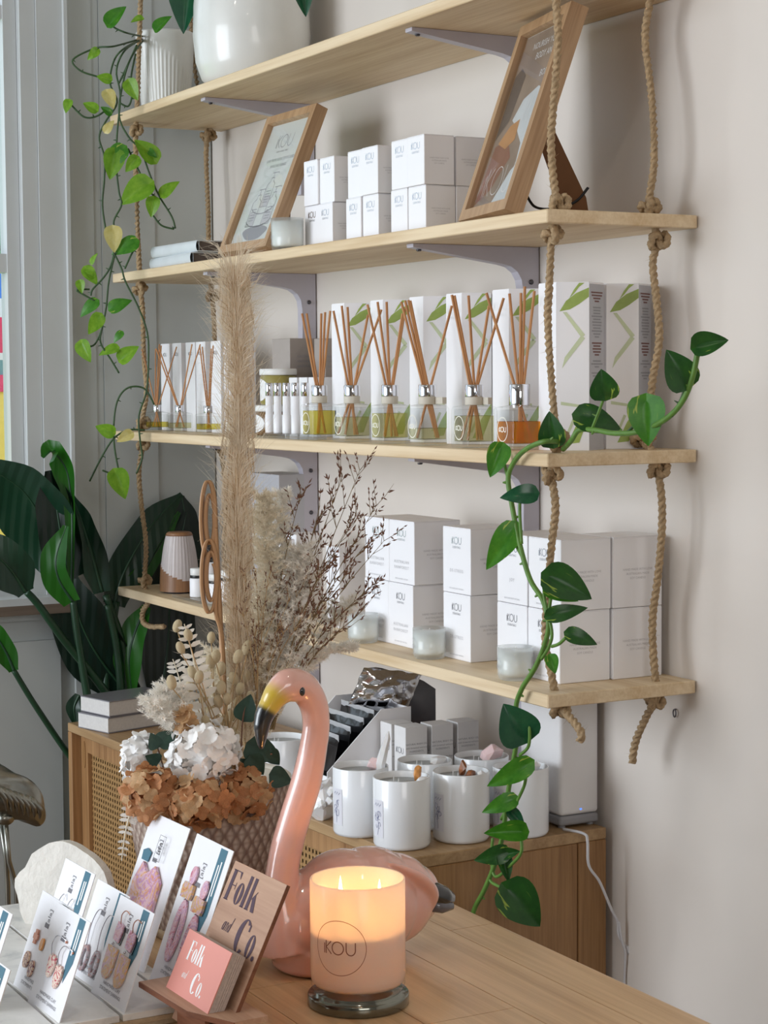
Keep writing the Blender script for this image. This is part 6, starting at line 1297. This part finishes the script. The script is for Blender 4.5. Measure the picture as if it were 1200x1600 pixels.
spray('darker seeded grass low behind the flamingo head', (405, 1150), [(385, 900, .02), (400, 890, .0), (420, 900, .03), (440, 905, .0), (455, 930, .03), (410, 950, .03), (395, 980, .04), (430, 960, .05), (470, 970, .03), (480, 900, .02), (380, 960, .05), (445, 985, .05)], 22, 'dry_stem', 11, .020, .0046)
# --- bleached feathery foliage
pm('bleached_cream', (240, 232, 214), .85, var=.04, transl=.25); pm('bleached_white', (244, 240, 232), .85, var=.03, transl=.25)
def feather(label, pts, dx, wpx, n, mt, seed, nl=.0125):
    rr = random.Random(seed); t = thing('bleached_foliage', label, 'dried foliage', (0, 0, 0), 0, 'bleached feathery foliage'); P = bez([ap(x, y, dx) for x, y in pts], 10); MB().tube(P, .0009, 4).build('stem', mt, t); b = MB()
    W_ = wpx*depth(P[0])/F
    for k in range(n//6):
        u = rr.random()**.85; i = min(len(P)-2, int((.22+.78*u)*(len(P)-1))); p = P[i]; a = rr.uniform(0, 6.283); ra = W_*rr.uniform(.45, 1.15)*math.sin(math.pi*min(1, .25+.68*u))**.5
        q = p+sv*math.cos(a)*ra+dv*math.sin(a)*ra+V((0, 0, rr.uniform(.1, .9)*ra)); md = (p+q)/2+V((0, 0, rr.uniform(-.1, .25)*ra)); B = bez([p, md, q], 7); m_ = len(B)
        for j in range(1, m_):
            t_ = (B[j]-B[j-1]).normalized()
            for s_ in range(4):
                e = (t_*rr.uniform(.3, .9)+V((rr.gauss(0, .6), rr.gauss(0, .6), rr.gauss(.1, .6)))).normalized()*nl*rr.uniform(.5, 1.0)*(1-.4*j/m_); w_ = e.cross(FW).normalized()*.00048; c_ = B[j]; b.add([c_-w_, c_+w_, c_+e], [(0, 1, 2)])
        strand(b, B, .0004)
    stuff(b.build('needles', mt, t))
feather('feathery cream foliage behind the pampas plume, upper centre', [(400, 1130), (410, 980), (415, 860), (410, 775)], -.01, 36, 1500, 'bleached_cream', 31)
feather('feathery cream foliage beside the grey carton, tall one', [(405, 1130), (430, 980), (435, 860), (440, 770)], -.02, 28, 900, 'bleached_white', 32)
feather('feathery cream foliage in the middle of the arrangement', [(410, 1140), (440, 1050), (455, 960), (470, 860)], -.0, 44, 1700, 'bleached_white', 33)
feather('white feathery sprig behind the flamingo head, upper right', [(420, 1150), (470, 1050), (520, 980), (548, 940)], .0, 26, 420, 'bleached_white', 34)
feather('white feathery sprig drooping right of the flamingo head', [(430, 1130), (470, 1060), (515, 1020), (550, 1015)], .0, 24, 420, 'bleached_white', 35)
feather('cream feathery tuft above the left white hydrangea', [(300, 1180), (270, 1140), (245, 1115), (235, 1098)], .05, 30, 520, 'bleached_white', 36)
feather('cream feathery tuft over the sideboard books', [(320, 1180), (285, 1130), (265, 1100), (262, 1078)], .03, 32, 560, 'bleached_white', 37)
feather('cream feathery filling behind the seed heads', [(360, 1190), (350, 1120), (345, 1060), (340, 1020)], -.03, 42, 700, 'bleached_cream', 38)
feather('cream feathery filling above the pot right of centre', [(400, 1190), (405, 1120), (410, 1060), (400, 1010)], .0, 40, 700, 'bleached_cream', 39)
# --- bleached ferns
def fern(label, pts, dx, L, n, seed):
    rr = random.Random(seed); t = thing('bleached_fern', label, 'dried fern', (0, 0, 0), 0, 'bleached fern fronds'); P = bez([ap(x, y, dx) for x, y in pts], 10); MB().tube(P, [.0016-.001*i/(len(P)-1) for i in range(len(P))], 6).build('rib', 'bleached_cream', t); L = L*depth(P[0])/F
    for k in range(n):
        u = k/n; i = min(len(P)-2, int(u*(len(P)-1)*.98)+1); p = P[i]; d = (P[i+1]-P[i-1]).normalized(); s_ = d.cross(-FW).normalized(); ln = L*(1-.72*u)*(.6+.4*min(1, u*6))
        for sg in (-1, 1):
            e = (s_*sg+d*.18).normalized(); b = MB(); w_ = d*ln*.22; lift = FW*rr.uniform(-.15, .15)
            b.add([p+w_*.4, p+e*ln*.35+w_*1.1+lift*ln*.3, p+e*ln*.8+w_*.9+lift*ln, p+e*ln+d*ln*.10+lift*ln*1.2, p+e*ln*.8-w_*.6+lift*ln, p+e*ln*.35-w_*1.0+lift*ln*.3, p-w_*.4], [(0, 1, 5, 6), (1, 2, 4, 5), (2, 3, 4)]).build('leaflet', 'bleached_white', t)
fern('bleached white fern frond standing left of the cane spiral', [(330, 1150), (312, 1080), (300, 1020), (288, 975)], .035, 36, 14, 41)
fern('second bleached fern frond leaning left behind the white hydrangea', [(320, 1160), (292, 1110), (280, 1060), (270, 1030)], .0, 34, 12, 42)
fern('bleached fern frond hanging down the left side of the pot', [(222, 1240), (206, 1265), (196, 1300), (190, 1345)], .06, 22, 12, 43)
# --- seed heads (oval buds)
pm('bud_cream', (214, 196, 160), .85, var=.15, scale=60, bmp=.6, bscale=200)
bm_ = MB().ball((0, 0, 0), 1, 14, 12, (1, 1, 1.5)).mesh('bud', True); rr = random.Random(51)
spots = [(277, 978), (294, 992), (282, 1012), (330, 996), (329, 1034), (337, 1026), (268, 1066), (297, 1072), (311, 1058), (341, 1096), (346, 1074), (372, 1026), (365, 1060), (386, 1012), (322, 1128), (300, 1050), (338, 1080), (355, 1092), (372, 1098), (350, 1128), (336, 1150), (362, 1118), (375, 1076), (328, 1110), (345, 1045), (384, 1056), (366, 1146), (318, 1090), (392, 1088), (352, 1164)]
for i, (x, y) in enumerate(spots):
    dx = rr.uniform(.01, .06); c_ = ap(x, y, dx); t = thing('seed_head', {0: 'topmost oval cream seed head, highest on the left of the arrangement', 6: 'oval cream seed head nearest the sideboard books', 13: 'oval cream seed head right beside the pampas plume'}.get(i, 'oval cream seed head on a thin stem, one of the cluster above the white hydrangea'), 'seed head', c_, 0, 'cream seed heads in the arrangement'); s_ = rr.uniform(.0048, .0066); o = obj('bud', bm_, 'bud_cream', t); o.scale = (s_, s_, s_); o.rotation_euler = (rr.uniform(-.4, .4), rr.uniform(-.4, .4), 0)
    e = ap(345+rr.uniform(-15, 15), 1190, .04)-c_; MB().tube(bez([V((0, 0, -s_)), e*.5+V((0, rr.uniform(-.008, .008), .0)), e], 5), .0007, 4).build('stem', 'dry_stem', t)
    for k in range(5): a = k*1.257; MB().add([V((s_*.5*math.cos(a), s_*.5*math.sin(a), -s_*1.3)), V((s_*.5*math.cos(a+.5), s_*.5*math.sin(a+.5), -s_*1.3)), V((s_*1.9*math.cos(a+.25), s_*1.9*math.sin(a+.25), -s_*.9))], [(0, 1, 2)]).build('bract', 'bleached_white', t)
# --- dark eucalyptus
leafmat('euca_dark', (34, 62, 52), (52, 82, 68), None, .15, .5)
for k in range(3): me = heart_mesh(.15, .1, 0, .42); me.materials.append(MATS['euca_dark']); HM[('euca_dark', k)] = me
eu = thing('eucalyptus_sprig', 'dark green preserved eucalyptus sprig under the flamingo beak', 'foliage', (0, 0, 0)); MB().tube(bez([ap(372, 1235, .07), ap(376, 1180, .07), ap(380, 1120, .07), ap(389, 1088, .07)], 8), .001, 5).build('stem', 'seed_brown', eu)
MB().tube(bez([ap(372, 1225, .08), ap(392, 1190, .09), ap(425, 1178, .09)], 8), .001, 5).build('stem', 'seed_brown', eu)
for bx_, by_, tx_, ty_, dx in ((380, 1128, 391, 1085, .07), (385, 1160, 425, 1190, .09), (390, 1180, 412, 1212, .10), (418, 1172, 437, 1196, .08), (395, 1165, 432, 1170, .08), (420, 1210, 458, 1222, .09), (378, 1185, 384, 1215, .08)): leaf_at(eu, ap(bx_, by_, dx), ap(tx_, ty_, dx+.005), 'euca_dark', 0, face=-FW+V((rnd.uniform(-.2, .2), 0, rnd.uniform(0, .4))))
e2 = thing('eucalyptus_leaves', 'dark green leaves between the two white hydrangea heads', 'foliage', (0, 0, 0)); MB().tube(bez([ap(262, 1225, .03), ap(250, 1180, .035), ap(240, 1150, .035)], 6), .001, 5).build('stem', 'seed_brown', e2)
for bx_, by_, tx_, ty_ in ((246, 1165, 276, 1142), (246, 1170, 236, 1146), (250, 1190, 228, 1182)): leaf_at(e2, ap(bx_, by_, .05), ap(tx_, ty_, .055), 'euca_dark', 0)
